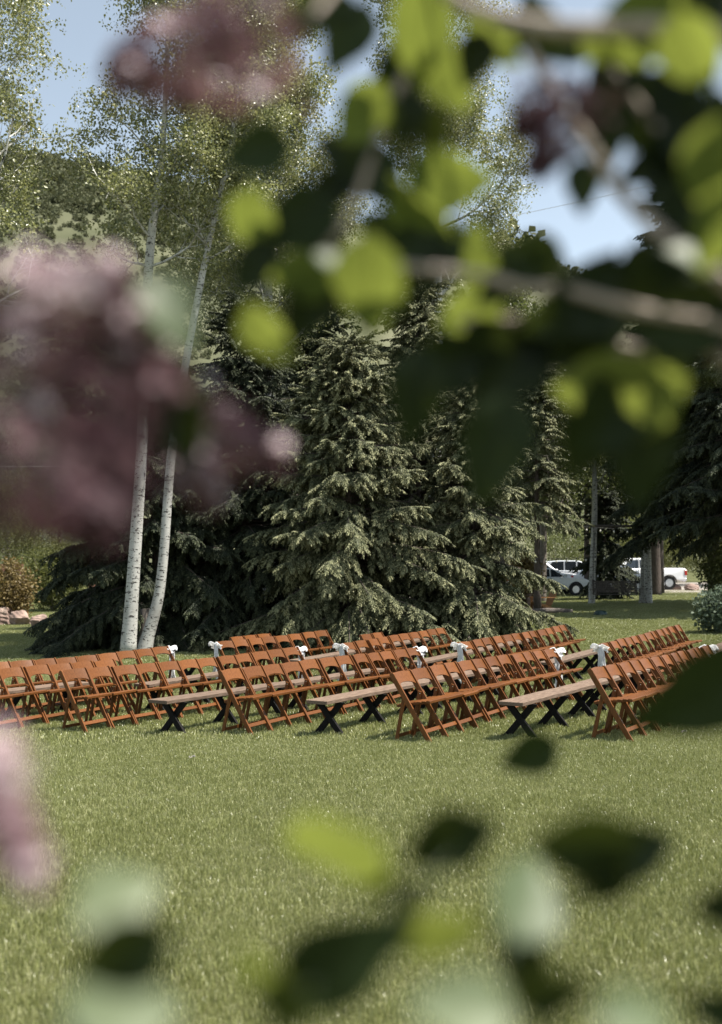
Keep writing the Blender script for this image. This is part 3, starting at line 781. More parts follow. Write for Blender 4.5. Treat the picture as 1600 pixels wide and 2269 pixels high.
broadleaf(pix_path([(1310, 1352), (1314, 1250), (1318, 1120), (1316, 1000), (1320, 900), (1318, 820)], 47), [.16, .14, .125, .10, .06, .02], 'slim grey aspen stem at the left of the swing', 'aspen', seed=28, limbs=14, start=.45, Lr=(1.0, 2.0), per=1.6, far=True, spread=.4, maxlev=2)
broadleaf(pix_path([(1420, 1352), (1424, 1290), (1426, 1200), (1420, 1080), (1418, 950)], 46.5), [.13, .11, .10, .07, .02], 'thinner left stem of the aspen pair by the swing', 'aspen_dark', seed=29, limbs=10, start=.5, Lr=(1.0, 2.0), per=1.6, far=True, spread=.4, maxlev=2)
broadleaf(pix_path([(1437, 1353), (1436, 1290), (1434, 1200), (1442, 1080), (1448, 950)], 46.2), [.19, .17, .15, .09, .02], 'thicker right stem of the aspen pair by the swing', 'aspen_dark', seed=30, limbs=10, start=.5, Lr=(1.0, 2.2), per=1.6, far=True, spread=.4, maxlev=2)
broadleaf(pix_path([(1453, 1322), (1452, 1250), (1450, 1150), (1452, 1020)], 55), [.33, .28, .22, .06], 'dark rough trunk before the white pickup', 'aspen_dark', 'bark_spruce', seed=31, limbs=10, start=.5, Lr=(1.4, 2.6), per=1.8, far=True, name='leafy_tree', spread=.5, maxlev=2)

def shrub(px, base_y, depth, w, h, label, mat, seed=0, n=420, far=True, name='shrub', cat='shrub', group='shrubs and low bushes at the lawn edges', ztop=None):
    r = np.random.default_rng(seed); x0 = (px - CX) / FPX * depth; z0 = float(ground(x0, depth)) if base_y is None else CAM_Z - (base_y - HORIZON) / FPX * depth
    root = empty(name, (x0, depth, z0), 0, label, cat, group)
    b = MB()
    for k in range(9):
        a = r.uniform(0, 6.28); e = np.array([math.cos(a) * w * .35, math.sin(a) * w * .35, h * .85])
        b.tube([(0, 0, -.1), e * .4 + r.normal(0, .06, 3), e], [.03, .02, .006], 4, cap=False)
    b.build('stems', M['twig'], root)
    d = r.normal(size=(n, 3)); d /= np.linalg.norm(d, axis=1, keepdims=True); rad = r.random(n) ** .4
    lobes = r.normal(size=(9, 3)) ; lobes /= np.linalg.norm(lobes, axis=1, keepdims=True)
    bump = 1 + .28 * np.max(np.maximum(0, d @ lobes.T - .6) / .4, axis=1) - .18
    Q = d * (rad * bump)[:, None] * np.array([w / 2, w / 2, h / 2]) + np.array([0, 0, h * .52])
    Q[:, 2] = np.maximum(Q[:, 2], .12)
    rot = r.uniform(0, 6.28, (n, 3)); rot[:, :2] *= .2
    scatter('foliage', CLUMP_FAR if far else CLUMP, Q, rot, r.uniform(.7, 1.2, n), M[mat], root, kind='stuff')
    return root
shrub(28, None, 41, 1.6, 2.2, 'rust-tinged bush in front of the log posts', 'rust', 41, 300)
shrub(120, None, 50, 3.2, 3.0, 'bright green bush between the log posts, left', 'olive', 42, 520)
shrub(35, None, 70, 6.5, 8.5, 'olive-yellow bush below the hillside, left edge', 'olive', 43, 900)
shrub(165, None, 75, 4.0, 3.2, 'green bush behind the low dark spruce', 'olive', 52, 500)
shrub(1612, None, 41, 2.0, 2.9, 'tall leafy bush at the right edge by the trunk', 'aspen_dark', 44, 260)
shrub(1590, None, 30, 1.2, 1.1, 'small light green bush at the right edge', 'greyleaf', 45, 160)
shrub(1465, None, 78, 7.0, 5.0, 'sunlit yellow-green bush behind the white pickup', 'olive', 46, 900)
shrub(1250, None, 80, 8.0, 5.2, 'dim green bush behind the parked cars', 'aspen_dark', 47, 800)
shrub(1380, None, 90, 8.0, 6.0, 'bright bush filling the gap above the cars', 'olive', 48, 900)
shrub(1600, None, 70, 7.0, 6.0, 'bright leafy bush beyond the right edge trunk', 'olive', 49, 800)
shrub(1160, None, 44, 1.2, 2.4, 'red-leaved shrub beside the far spruce', 'rust', 50, 220)
def poplar(px, depth, h, w, label, seed):
    x0 = (px - CX) / FPX * depth
    broadleaf([(x0, depth, 0), (x0 + .2, depth, h * .4), (x0, depth, h * .8), (x0, depth, h)], [.3, .22, .1, .02], label, 'greyleaf', 'twig', seed=seed, limbs=22, start=.1, Lr=(1.0, w), per=2.2, far=True, name='poplar_tree', spread=.7, maxlev=2, group='grey-green trees below the hill')
for k, (px, h) in enumerate(((-60, 17), (15, 16.5), (70, 17.5), (130, 16), (190, 15.5))):
    poplar(px, 100 + 3 * k, h, 3.2, ['grey-green poplar cut by the left edge below the hill', 'first full grey-green poplar from left below the hill', 'second full grey-green poplar from left below the hill', 'third full grey-green poplar from left below the hill', 'fourth full grey-green poplar from left, behind flowers'][k], 60 + k)

# ------------------------------------------------------------------ small things by the trees
def boulder(px, base_y, w, h, d, label, seed):
    depth = FPX * (CAM_Z + .1) / (base_y - HORIZON); x0 = (px - CX) / FPX * depth
    bm = bmesh.new(); bmesh.ops.create_icosphere(bm, subdivisions=4, radius=1)
    r = np.random.default_rng(seed); pl = r.normal(size=(16, 3)); pl /= np.linalg.norm(pl, axis=1, keepdims=True); off = r.uniform(.62, .95, 16)
    for v in bm.verts:
        n = np.array(v.co); k = np.min(np.where(pl @ n > .05, off / np.maximum(pl @ n, .05), 9)); s = min(1.0, k)
        s *= 1 + .05 * math.sin(n[0] * 7 + seed) * math.sin(n[1] * 6) + .03 * math.sin(n[2] * 13 + n[0] * 9)
        v.co = Vector((n[0] * s * w / 2, n[1] * s * d / 2, n[2] * s * h * .62 + h * .38))
    m = bpy.data.meshes.new('boulder'); bm.to_mesh(m); bm.free(); m.materials.append(M['rock'])
    tag(put('boulder', m, None, (x0, depth, float(ground(x0, depth)) - .05), (0, 0, r.uniform(0, 6))), label, 'boulder', 'boulders at the lawn edges')
boulder(10, 1366, 1.3, .75, 1.0, 'large pinkish boulder at the left edge before the logs', 1)
boulder(48, 1367, .85, .72, .8, 'rounded reddish boulder beside the large left one', 2)
boulder(92, 1370, .75, .55, .7, 'smaller grey-brown boulder near the low dark spruce', 3)
boulder(1176, 1356, .62, .85, .6, 'pinkish upright boulder behind the right spruce', 4)
boulder(1492, 1321, .9, .42, .8, 'low pale boulder beneath the pickup tailgate', 5)
boulder(1530, 1322, 1.5, .5, .9, 'wide pale boulder right of the pickup', 6)

def log_posts(px, depth, n, h, rad, label, seed):
    r = random.Random(seed); x0 = (px - CX) / FPX * depth; root = empty('log_post', (x0, depth, float(ground(x0, depth))), 0, label, 'post', 'red-brown log posts at the left')
    for k in range(n):
        b = MB(); x = (k - (n - 1) / 2) * rad * 2.05; y = r.uniform(-.1, .1) + .18 * (k % 2)
        b.tube([(x, y, -.1), (x + .01, y, h * .5), (x - .01, y, h)], [rad, rad * .97, rad * .92], 14)
        b.build('log', M['log'], root, smooth=False)
log_posts(25, 43, 3, 2.3, .17, 'cluster of three thick red log posts behind boulders', 1)
log_posts(204, 47, 1, 2.7, .17, 'single red log post above the low dark spruce', 2)
def fence_stake():
    depth = 44; x0 = (63 - CX) / FPX * depth
    b = MB(); b.tube([(0, 0, -.1), (.01, 0, .4), (0, 0, .82)], [.045, .04, .035], 8)
    o = b.build('fence_stake', M['cedar'], None, (x0, depth, float(ground(x0, depth))))
    tag(o, 'thin pale wooden stake standing behind the boulders', 'stake')
fence_stake()
def snag():
    p = unproj(322, 1440, 27.2)
    b = MB(); b.tube([(0, 0, -.1), (.02, 0, .35), (0, .02, .8), (-.02, .02, 1.15)], [.24, .2, .17, .12], 10)
    o = b.build('dead_stump', M['weathered'], None, (p.x, p.y, float(ground(p.x, p.y))))
    tag(o, 'grey weathered stump standing between the two white aspen trunks', 'stump')
snag()
def carving():
    # the looped figure cut into the left aspen, low on the trunk
    p = unproj(289, 1408, 25.8) - A1.location; b = MB()
    for c_, rx, rz in ((.065, .03, .06), (-.06, .036, .066)):
        pts = [(p.x + rx * math.cos(t), p.y - .165 + .02 * abs(math.cos(t)), p.z + c_ + rz * math.sin(t)) for t in np.linspace(0, 6.283, 15)]
        b.tube(pts, .007, 5, cap=False)
    b.build('carving', M['trim'], A1)
carving()

def swing():
    depth = 46.0; x0 = (1363 - CX) / FPX * depth; z0 = float(ground(x0, depth))
    root = empty('swing_bench', (x0, depth, z0), 0, 'dark brown slatted swing bench hanging between the aspens', 'swing')
    L = 1.95
    for k in range(7):
        z = .55 + k * .075; b = MB(); b.bar((-L / 2, .12 + k * .018, z), (L / 2, .12 + k * .018, z), .058, .022, Vector((0, 0, 1))); b.build('back_slat', M['weathered'], root)
    for k in range(6):
        b = MB(); b.bar((-L / 2, .08 - k * .085, .45), (L / 2, .08 - k * .085, .45), .07, .022, Vector((0, 1, 0))); b.build('seat_slat', M['weathered'], root)
    for x in (-L / 2 + .04, L / 2 - .04):
        b = MB(); b.bar((x, .10, .42), (x, .27, 1.08), .05, .06); b.bar((x, .12, .41), (x, -.42, .41), .05, .05); b.bar((x, -.42, .42), (x, -.42, .68), .05, .05); b.bar((x, .15, .69), (x, -.46, .69), .08, .03, Vector((1, 0, 0)))
        b.build('arm_frame', M['weathered'], root)
        b = MB(); b.tube([(x, -.4, .7), (x, -.05, 3.4)], .012, 5); b.tube([(x, .2, .95), (x, -.05, 3.4)], .012, 5); b.build('chain', M['wire'], root)
    b = MB(); b.tube([(-1.55, -.05, 3.42), (1.55, -.05, 3.42)], .06, 8); b.build('beam', M['weathered'], root)
swing()

def adirondack(px, base_y, yaw, label, seed):
    depth = FPX * (CAM_Z + .1) / (base_y - HORIZON); x0 = (px - CX) / FPX * depth
    root = empty('adirondack_chair', (x0, depth, float(ground(x0, depth))), yaw, label, 'chair', 'slatted garden armchairs beside the spruce')
    for k in range(6):                                      # fan back
        u = (k - 2.5) / 2.5; b = MB(); b.bar((-.22, u * .2, .26), (-.50, u * .27, 1.0 - .1 * u * u), .08, .02); b.build('back_slat', M['cedar'], root)
    for k in range(6):
        x = .36 - k * .1; b = MB(); b.bar((x, -.28, .38 - k * .03), (x, .28, .38 - k * .03), .085, .02, Vector((1, 0, 0))); b.build('seat_slat', M['cedar'], root)
    for s in (-1, 1):
        b = MB(); b.bar((.36, s * .3, -.01), (.36, s * .3, .56), .03, .1); b.build('leg', M['cedar'], root)
        b = MB(); b.bar((.42, s * .27, .36), (-.62, s * .27, .0), .03, .1); b.build('leg', M['cedar'], root)
        b = MB(); b.bar((.46, s * .33, .575), (-.42, s * .33, .575), .14, .022); b.build('armrest', M['cedar'], root)
adirondack(1203, 1362, R(200), 'yellow-brown slatted garden armchair beside the right spruce', 1)

def dome():
    depth = FPX * (CAM_Z + .15) / (1374 - HORIZON); x0 = (1329 - CX) / FPX * depth
    b = MB(); prof = [(.245, 0), (.24, .06), (.225, .12), (.20, .155), (.15, .175), (.0, .185)]
    n = 20; vs_ = []; fs = []
    for r_, z in prof[:-1]: vs_ += [(r_ * math.cos(2 * math.pi * k / n), r_ * math.sin(2 * math.pi * k / n), z - .01) for k in range(n)]
    vs_.append((0, 0, .18))
    for i in range(4):
        for k in range(n): fs.append((i * n + k, i * n + (k + 1) % n, (i + 1) * n + (k + 1) % n, (i + 1) * n + k))
    for k in range(n): fs.append((4 * n + k, 4 * n + (k + 1) % n, 5 * n))
    b.add(vs_, fs)
    root = empty('green_dome', (x0, depth, float(ground(x0, depth))), 0, 'dark green plastic dome sitting in the lawn', 'dome')
    b.build('cover', M['greenplastic'], root, smooth=True)
    b = MB(); b.tube([(.262 * math.cos(t), .262 * math.sin(t), .03) for t in np.linspace(0, 6.283, 25)], .018, 6, cap=False); b.build('rim', M['greenplastic'], root, smooth=True)
dome()
def ground_log():
    p = unproj(1222, 1366, 40.5); b = MB()
    b.tube([(-.75, 0, .09), (-.2, .02, .1), (.3, -.01, .1), (.8, .02, .08)], [.10, .12, .11, .09], 10)
    o = b.build('fallen_log', M['weathered'], None, (p.x, p.y, float(ground(p.x, p.y)))); tag(o, 'short dark log lying on the lawn below the garden armchair', 'log')
ground_log()

def light_string(a, b_, sag, n, label, seed):
    A, B = Vector(a), Vector(b_); r = random.Random(seed); mid = (A + B) / 2
    root = empty('string_lights', A, 0, label, 'string lights', 'festoon lights strung between the trees')
    pts = [A.lerp(B, t) - A - Vector((0, 0, sag * 4 * t * (1 - t))) for t in np.linspace(0, 1, 25)]
    b = MB(); b.tube(pts, .009, 5); b.build('cable', M['wire'], root)
    sk = MB(); sk.tube([(0, 0, 0), (0, 0, -.07)], .02, 6); sm_ = sk.mesh('socket', M['wire'])
    bl = MB(); bl.tube([(0, 0, -.07), (0, 0, -.09), (0, 0, -.12), (0, 0, -.15), (0, 0, -.165)], [.012, .03, .04, .03, .008], 8); bm_ = bl.mesh('bulb', M['bulb'], True)
    for k in range(n):
        t = (k + .5) / n; p = A.lerp(B, t) - A - Vector((0, 0, sag * 4 * t * (1 - t)))
        s = put('socket', sm_, root, p); put('bulb', bm_, s)
light_string(unproj(1175, 1238, 40), unproj(1425, 1218, 46), .12, 12, 'string of clear bulbs from far spruce to aspen pair', 1)
light_string(unproj(1160, 1150, 40), unproj(1580, 1165, 42), .25, 14, 'higher string of clear bulbs across the dark spruces', 2)

def utility_wire(a, b_, label, mat, r_=.02):
    A, B = Vector(a), Vector(b_); b = MB(); b.tube([A.lerp(B, t) - A - Vector((0, 0, .8 * 4 * t * (1 - t))) for t in np.linspace(0, 1, 21)], r_, 5)
    tag(b.build('utility_wire', M[mat], None, A), label, 'wire')
utility_wire(unproj(-400, 1010, 62), unproj(640, 1000, 66), 'pale utility wire crossing the olive bush at left', 'palewire', .022)
utility_wire(unproj(860, 530, 120), unproj(1900, 290, 120), 'thin pale wire slanting across the sky at right', 'palewire', .03)

# ------------------------------------------------------------------ parked vehicles
def vehicle(kind, px, depth, yaw, paint, label, seed=0):
    x0 = (px - CX) / FPX * depth
    root = empty('parked_car' if kind != 'pickup' else 'pickup_truck', (x0, depth, float(ground(x0, depth)) + .035), yaw, label, 'car' if kind != 'pickup' else 'pickup', 'vehicles parked beyond the lawn')
    if kind == 'pickup':
        L, Wd, wb, wr = 5.5, 1.95, (-1.68, 1.72), .40
        low = [(-2.72, .62), (-2.75, .78), (-2.72, 1.22), (-2.62, 1.26), (-.55, 1.26), (1.28, 1.22), (2.35, 1.12), (2.66, 1.02), (2.74, .72), (2.70, .42), (-2.66, .44)]
        cab = [(-.62, 1.25), (-.42, 1.80), (-.25, 1.86), (.62, 1.85), (.80, 1.80), (1.42, 1.22)]
        wins = [[(-.48, 1.27), (-.35, 1.72), (.08, 1.75), (.08, 1.27)], [(.16, 1.27), (.16, 1.75), (.66, 1.73), (1.16, 1.27)]]
        shield = ((.82, 1.78), (1.40, 1.25)); back = ((-.60, 1.28), (-.43, 1.78))
    else:
        tall = kind == 'suv'; k = .28 if tall else 0
        L, Wd, wb, wr = 4.7, 1.85, (-1.38, 1.42), .36 if tall else .33
        low = [(-2.32, .5), (-2.36, .7), (-2.30, .95 + k * .5), (-1.9, 1.0 + k * .5), (.9, .98 + k * .5), (1.9, .9 + k * .4), (2.22, .78 + k * .3), (2.34, .6), (2.30, .28), (-2.28, .3)]
        cab = [(-2.1, .99 + k * .5), (-1.55 - .3 * tall, 1.38 + k), (-1.0, 1.45 + k), (.0, 1.45 + k), (.28, 1.40 + k), (1.05, .97 + k * .5)]
        b0, t0 = 1.0 + k * .5, 1.37 + k
        wins = [[(-1.75, b0 + .02), (-1.42, t0), (-.75, t0 + .02), (-.75, b0)], [(-.67, b0), (-.67, t0 + .02), (-.02, t0 + .02), (-.02, b0)], [(.06, b0), (.06, t0 + .01), (.22, t0 - .02), (.78, b0)]]
        shield = ((.30, t0 + .01), (1.02, b0)); back = ((-2.06, b0 + .02), (-1.60 - .3 * tall, t0))
    def taper(p):
        z = p.z; s = 1 - max(0, z - 1.0) * .20 - max(0, .55 - z) * .12
        return Vector((p.x, p.y * s, p.z))
    # lower body with wheel arches cut in
    out = []
    bot = [p for p in low]
    zmin = low[-1][1]
    def arch(cx):
        return [(cx + (wr + .07) * math.cos(t), wr + (wr + .07) * math.sin(t)) for t in np.linspace(math.pi, 0, 9) if wr + (wr + .07) * math.sin(t) >= zmin - .02]
    poly = low[:-1] if False else low[:-1]
    body = list(low[:-1]) + [(x, max(z, zmin)) for x, z in reversed(arch(wb[1]))] + [(x, max(z, zmin)) for x, z in reversed(arch(wb[0]))] + [low[-1]]
    b = MB(); b.prism(body, -Wd / 2, Wd / 2, f=taper); bo = b.build('body', paint, root, bevel=.03)
    b = MB(); b.prism(cab, -Wd / 2 + .04, Wd / 2 - .04, f=taper); b.build('cabin', paint, root, bevel=.035)
    b = MB(); b.box((wb[0] + wb[1]) / 2, 0, zmin + .12, wb[1] - wb[0], Wd * .8, .2); b.build('underbody', M['trim'], root)
    for w in wins:
        for s in (-1, 1):
            b = MB(); y = s * (Wd / 2 - .032); b.prism(w, y - .006, y + .006, f=taper); b.build('window', M['car_glass'], root)
    for (a, c_) in (shield, back):
        b = MB(); nx, nz = (c_[1] - a[1]), -(c_[0] - a[0]); l = math.hypot(nx, nz); sg = 1 if a is shield[0] else -1
        nx, nz = -abs(nx) / l * -sg, abs(nz) / l; o_ = .012
        vs_ = [taper(Vector((q[0] + nx * o_, s * (Wd / 2 - .12), q[1] + nz * o_))) for q in (a, c_) for s in (-1, 1)]; b.add(vs_, [(0, 1, 3, 2)]); b.build('windscreen' if sg == 1 else 'rear_window', M['car_glass'], root)
    if kind == 'pickup':                                       # open bed
        b = MB(); b.box(-1.66, 0, 1.27, 1.85, Wd * .86, .02); b.build('bed_opening', M['trim'], root)
        tb = bpy.data.curves.new('lettering', 'FONT'); tb.body = '4X4'; tb.size = .17; tb.extrude = .003; tb.materials.append(M['trim'])
        tmp = bpy.data.objects.new('lettering', tb); me = bpy.data.meshes.new_from_object(tmp); bpy.data.objects.remove(tmp)
        sgn = -1
        put('lettering', me, root, (-2.35, -Wd / 2 * .975 - .006, 1.05), (math.pi / 2, 0, 0))
    for x in wb:
        for s in (-1, 1):
            wroot = None
            b = MB(); y = s * (Wd / 2 - .13); b.tube([(x, y - .11, wr), (x, y - .10, wr), (x, y + .10, wr), (x, y + .11, wr)], [wr * .9, wr, wr, wr * .9], 22); t = b.build('wheel', M['tyre'], root)
            b = MB(); b.tube([(x, y + s * .10, wr), (x, y + s * .118, wr)], [wr * .62, wr * .58], 16); b.build('rim', M['chrome'], t)
            b = MB(); ri = [(x + (wr + .05) * math.cos(q), s * (Wd / 2 - .005) * (1 - max(0, .55 - wr - (wr + .05) * math.sin(q)) * .12), wr + (wr + .05) * math.sin(q)) for q in np.linspace(0, math.pi, 13)]
            b.tube(ri, .03, 5); b.build('wheel_arch', M['trim'], root)
    for s in (-1, 1):
        xf, xr = low[-3][0] if kind != 'pickup' else 2.68, low[1][0]
        b = MB(); b.box(xf - .1, s * (Wd / 2 - .22), .72 if kind != 'suv' else .82, .2, .36, .14); b.build('headlight', M['headlight'], root, bevel=.02)
        zt = 1.0 if kind == 'pickup' else (.85 if kind != 'suv' else 1.05)
        b = MB(); b.box(xr + .06, s * (Wd / 2 - .075), zt, .16, .17, .30 if kind != 'sedan' else .14); b.build('tail_light', M['redlight'], root, bevel=.015)
        b = MB(); b.box(shield[1][0] - .2, s * (Wd / 2 + .07), shield[1][1] + .1, .14, .2, .14); b.build('mirror', paint, root, bevel=.03)
        for hx in (-.9, .0) if kind != 'pickup' else (.02, .2):
            b = MB(); b.box(hx, s * (Wd / 2 + .008), .92 if kind != 'suv' else 1.05, .16, .02, .03); b.build('door_handle', M['trim'], root)
    b = MB(); b.box(low[-2][0] - .02, 0, zmin + .16, .16, Wd * .92, .18); b.build('bumper', M['trim'] if kind != 'sedan' else paint, root, bevel=.02)
    b = MB(); b.box(low[0][0] + .02, 0, zmin + .14, .16, Wd * .92, .16); b.build('bumper', M['chrome'] if kind == 'pickup' else paint, root, bevel=.02)
    return root
vehicle('pickup', 1408, 63, R(186), M['white_paint'], 'white pickup truck parked behind the rough trunk, tail right')
vehicle('sedan', 1368, 58.5, R(-30), M['white_paint'], 'white sedan parked in front of the pickup, bonnet right')
vehicle('suv', 1200, 61, R(-12), M['white_paint'], 'white tall car half hidden by the right spruce')
vehicle('sedan', 1205, 56, R(10), M['silver_paint'], 'silver sedan low in front of the white tall car')
vehicle('suv', 1275, 64, R(-8), M['silver_paint'], 'silver car glimpsed behind the small spruce')

# pale scraps in the grass
for k, (px, py, l) in enumerate(((428, 1672, 'curled pale scrap in the open grass, left of centre'), (1508, 1629, 'white petal scrap in the grass at right'))):
    depth = FPX * (CAM_Z - .06) / (py - HORIZON); x0 = (px - CX) / FPX * depth; b = MB()
    pts = [(.035 * math.cos(t) * (1 - t * .1), .02 * math.sin(t * 1.3), .03 + .01 * math.sin(t * 2)) for t in np.linspace(0, 4, 12)]
    strip(b, pts, .016, (0, .4, 1)); tag(b.build('fallen_petal', M['litter'], None, (x0, depth, float(ground(x0, depth)))), l, 'petal', 'pale scraps on the grass')

# ------------------------------------------------------------------ the lilac bush the picture is taken through
def lilac_leaf_mesh(seed, mat='leaf'):
    r = random.Random(seed); n = 10; vs_ = []; fs = []; droop = r.uniform(.05, .22); fold = r.uniform(.06, .16); tw = r.uniform(-.25, .25)
    for i in range(n + 1):
        t = i / n
        w = .40 * (math.sin(math.pi * min(1, t ** .62)) ** .85) * (1 - .12 * t) + .002
        if t > .97: w = .004
        x = t - (.05 if i == 0 else 0); z = -droop * t * t
        for k in range(5):
            u = (k - 2) / 2
            back = -.07 * abs(u) * max(0, 1 - t * 4)          # heart-shaped base
            zz = z + abs(u) * w * fold * 2 + .018 * math.sin(t * 14 + u * 3 + seed) * abs(u)
            y = u * w; an = tw * t
            vs_.append((x + back, y * math.cos(an) - zz * math.sin(an) * .3, zz + y * math.sin(an)))
    for i in range(n):
        for k in range(4): fs.append((i * 5 + k, i * 5 + k + 1, i * 5 + k + 6, i * 5 + k + 5))
    b = MB(); b.add(vs_, fs); b.tube([(-.32, 0, -.04), (-.15, 0, .0), (0, 0, .004), (.5, 0, -droop * .25 - .004), (.96, 0, -droop * .93 - .004)], [.012, .011, .010, .006, .002], 4, cap=False)
    return b.mesh('leaf', M[mat], True)
DS = .70
def near(px, py, d): return unproj(px, py, d * DS)
LEAVES = [lilac_leaf_mesh(k) for k in range(5)]
KINDS = {'d': LEAVES, 'o': LEAVES, 'b': [lilac_leaf_mesh(k, 'backlit_leaf') for k in range(5)], 'p': [lilac_leaf_mesh(k, 'sheen_leaf') for k in range(5)]}
BUSH = empty('lilac_bush', (.9, .9, float(ground(.9, .9))), 0, 'blurred lilac bush with mauve flowers and green leaves close to the camera', 'bush')
BASE = Vector(BUSH.location)
CVIEW = -(cam.rotation_euler.to_matrix() @ Vector((0, 0, -1)))       # from the scene toward the camera

STEMS = []
def branch(pts, rad, extra=(), mat='lilac_stem'):
    """pts: (px, py, distance); extra: world points the branch goes on to, outside the picture"""
    w = [near(x, y, d) - BASE for x, y, d in pts] + [Vector(e) - BASE for e in extra]
    P = np.array(w); t = np.linspace(0, 1, len(P)); tt = np.linspace(0, 1, len(P) * 4)
    sm = np.stack([np.interp(tt, t, P[:, k]) for k in range(3)], 1)
    for _ in range(2): sm[1:-1] = (sm[:-2] + 2 * sm[1:-1] + sm[2:]) / 4
    rr = list(.62 * np.interp(tt, t, np.linspace(rad[0], rad[1], len(P))))
    STEMS.extend(Vector(q) for q in sm if q[2] + BASE.z > .9)
    b = MB(); b.tube(sm, rr, 8); return b.build('branch', M[mat], BUSH, smooth=True)

def leaf(br, px, py, d, Lpx, ang, mode, k, jit=.12):
    r = random.Random(k * 13 + 5)
    S = SUN; c = CVIEW
    if mode == 'b': n = c * .66 - S * r.uniform(.4, .85)
    elif mode == 'p': n = c * .62 + S * r.uniform(.6, .85)
    elif mode == 'o': n = c * .9 - S * .28
    else: n = c - S * c.dot(S) ; n = n - S * n.dot(S)
    n = (n + Vector((r.gauss(0, jit), r.gauss(0, jit), r.gauss(0, jit))) * (.6 if mode != 'd' else .2)).normalized()
    u0 = Vector((math.cos(R(ang)), 0, math.sin(R(ang)))); u = u0 - n * u0.dot(n)
    sh = max(.55, u.length); u.normalize(); v = n.cross(u)
    L = .9 * Lpx / FPX * d * DS / sh
    p = near(px, py, d) - u * L * .5 - BASE
    Mx = Matrix((u, v, n)).transposed().to_4x4()
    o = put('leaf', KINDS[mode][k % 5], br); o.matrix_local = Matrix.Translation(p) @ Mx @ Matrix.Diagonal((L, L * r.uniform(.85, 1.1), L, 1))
    return o

def floret(b, p, nrm, s, t, r):
    n = Vector(nrm).normalized(); a = n.orthogonal().normalized(); c = n.cross(a); q = Vector(p); rot = r.uniform(0, 6.28)
    for k in range(4):
        an = rot + k * math.pi / 2; d = a * math.cos(an) + c * math.sin(an); e = n.cross(d)
        b.add([q, q + d * s * .55 + e * s * .3 + n * s * .1, q + d * s + n * s * .02, q + d * s * .55 - e * s * .3 + n * s * .1], [(0, 1, 2), (0, 2, 3)], min(1, max(0, t + r.gauss(0, .06))))
    b.tube([q - n * s * 1.1, q], s * .1, 3, t, cap=False)
def panicle(px0, py0, px1, py1, d, rad_px, n, seed, tone=.55, dd=0.0, name='flower_cluster', lab=None):
    r = random.Random(seed); A = near(px0, py0, d) - BASE; B = near(px1, py1, d + dd) - BASE; ax = (B - A); b = MB(); rad = rad_px / FPX * d * DS
    ort = ax.normalized().orthogonal(); ort2 = ax.normalized().cross(ort)
    for k in range(n):
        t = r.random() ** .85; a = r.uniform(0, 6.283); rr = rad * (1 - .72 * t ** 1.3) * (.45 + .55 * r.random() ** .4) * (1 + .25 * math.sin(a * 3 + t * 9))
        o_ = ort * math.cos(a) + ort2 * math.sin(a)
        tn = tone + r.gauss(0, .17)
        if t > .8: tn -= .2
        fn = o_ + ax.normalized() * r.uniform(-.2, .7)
        if (o_.dot(CVIEW) > .1 or o_.dot(SUN) > .5) and r.random() < .11 and tone > .3: tn = 1.0; rr *= 1.15; fn = SUN + CVIEW * .8  # highlights painted as palest florets, turned to sun and camera
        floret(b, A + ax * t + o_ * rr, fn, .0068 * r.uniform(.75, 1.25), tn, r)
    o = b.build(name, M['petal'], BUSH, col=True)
    s = MB(); s.tube([A - ax * .35, A, A + ax * .5, A + ax * .95], [.003, .0026, .002, .001], 5); s.build('flower_stalk', M['leaf'], o)
    if lab: o['label'] = lab
    return o

br_top = branch([(930, -90, 1.05), (1010, 5, 1.05), (1120, 45, 1.05), (1270, 66, 1.0), (1420, 60, 1.0), (1650, 66, .98)], (.008, .013), [(.62, 1.0, 2.35), (.95, .95, 1.6), (.95, .9, .4)])
br_diag = branch([(1170, 110, 1.1), (1215, 190, 1.1), (1290, 300, 1.08), (1370, 425, 1.08), (1475, 530, 1.05), (1640, 640, 1.05)], (.007, .011), [(.7, 1.0, 2.0), (.92, .92, 1.3), (.93, .9, .4)])
br_mid = branch([(700, 560, 1.15), (880, 590, 1.15), (1060, 605, 1.12), (1160, 640, 1.12), (1260, 640, 1.12), (1420, 690, 1.1), (1660, 720, 1.1)], (.005, .010), [(.75, 1.0, 1.9), (.9, .9, 1.0), (.9, .88, .4)])
br_low = branch([(1020, 715, 1.2), (1140, 712, 1.2), (1250, 700, 1.2), (1390, 780, 1.15), (1500, 770, 1.15), (1680, 800, 1.1)], (.006, .009), [(.78, 1.0, 1.8), (.88, .9, 1.0), (.88, .87, .4)])
br_fall = branch([(1040, -60, 1.1), (960, 60, 1.15), (890, 180, 1.15), (830, 330, 1.15), (780, 480, 1.15), (640, 640, 1.15)], (.009, .004))
br_left = branch([(560, 1010, .95), (420, 930, .9), (330, 850, .85), (160, 800, .8), (-40, 860, .75), (-200, 980, .75)], (.003, .006), [(-.55, .8, 1.7), (-.62, .8, 1.0), (-.6, .85, .4)])
br_pink = branch([(690, 40, 1.0), (760, -40, 1.05), (900, -120, 1.05), (1010, -180, 1.05)], (.003, .006), [(.5, 1.05, 2.62), (.96, .95, 1.9), (.94, .92, .4)])
br_bot = branch([(1010, 1880, .85), (900, 2010, .8), (760, 2110, .75), (660, 2220, .7), (560, 2380, .66)], (.0030, .0045), [(-.1, .6, 1.4), (.3, .8, .9), (.8, .9, .4)], mat='leaf')
br_bot2 = branch([(1480, 1870, .95), (1370, 1900, .9), (1280, 1960, .85), (1200, 2080, .8), (1180, 2300, .7)], (.0030, .0045), [(.25, .7, 1.5), (.6, .8, .9), (.9, .9, .4)], mat='leaf')
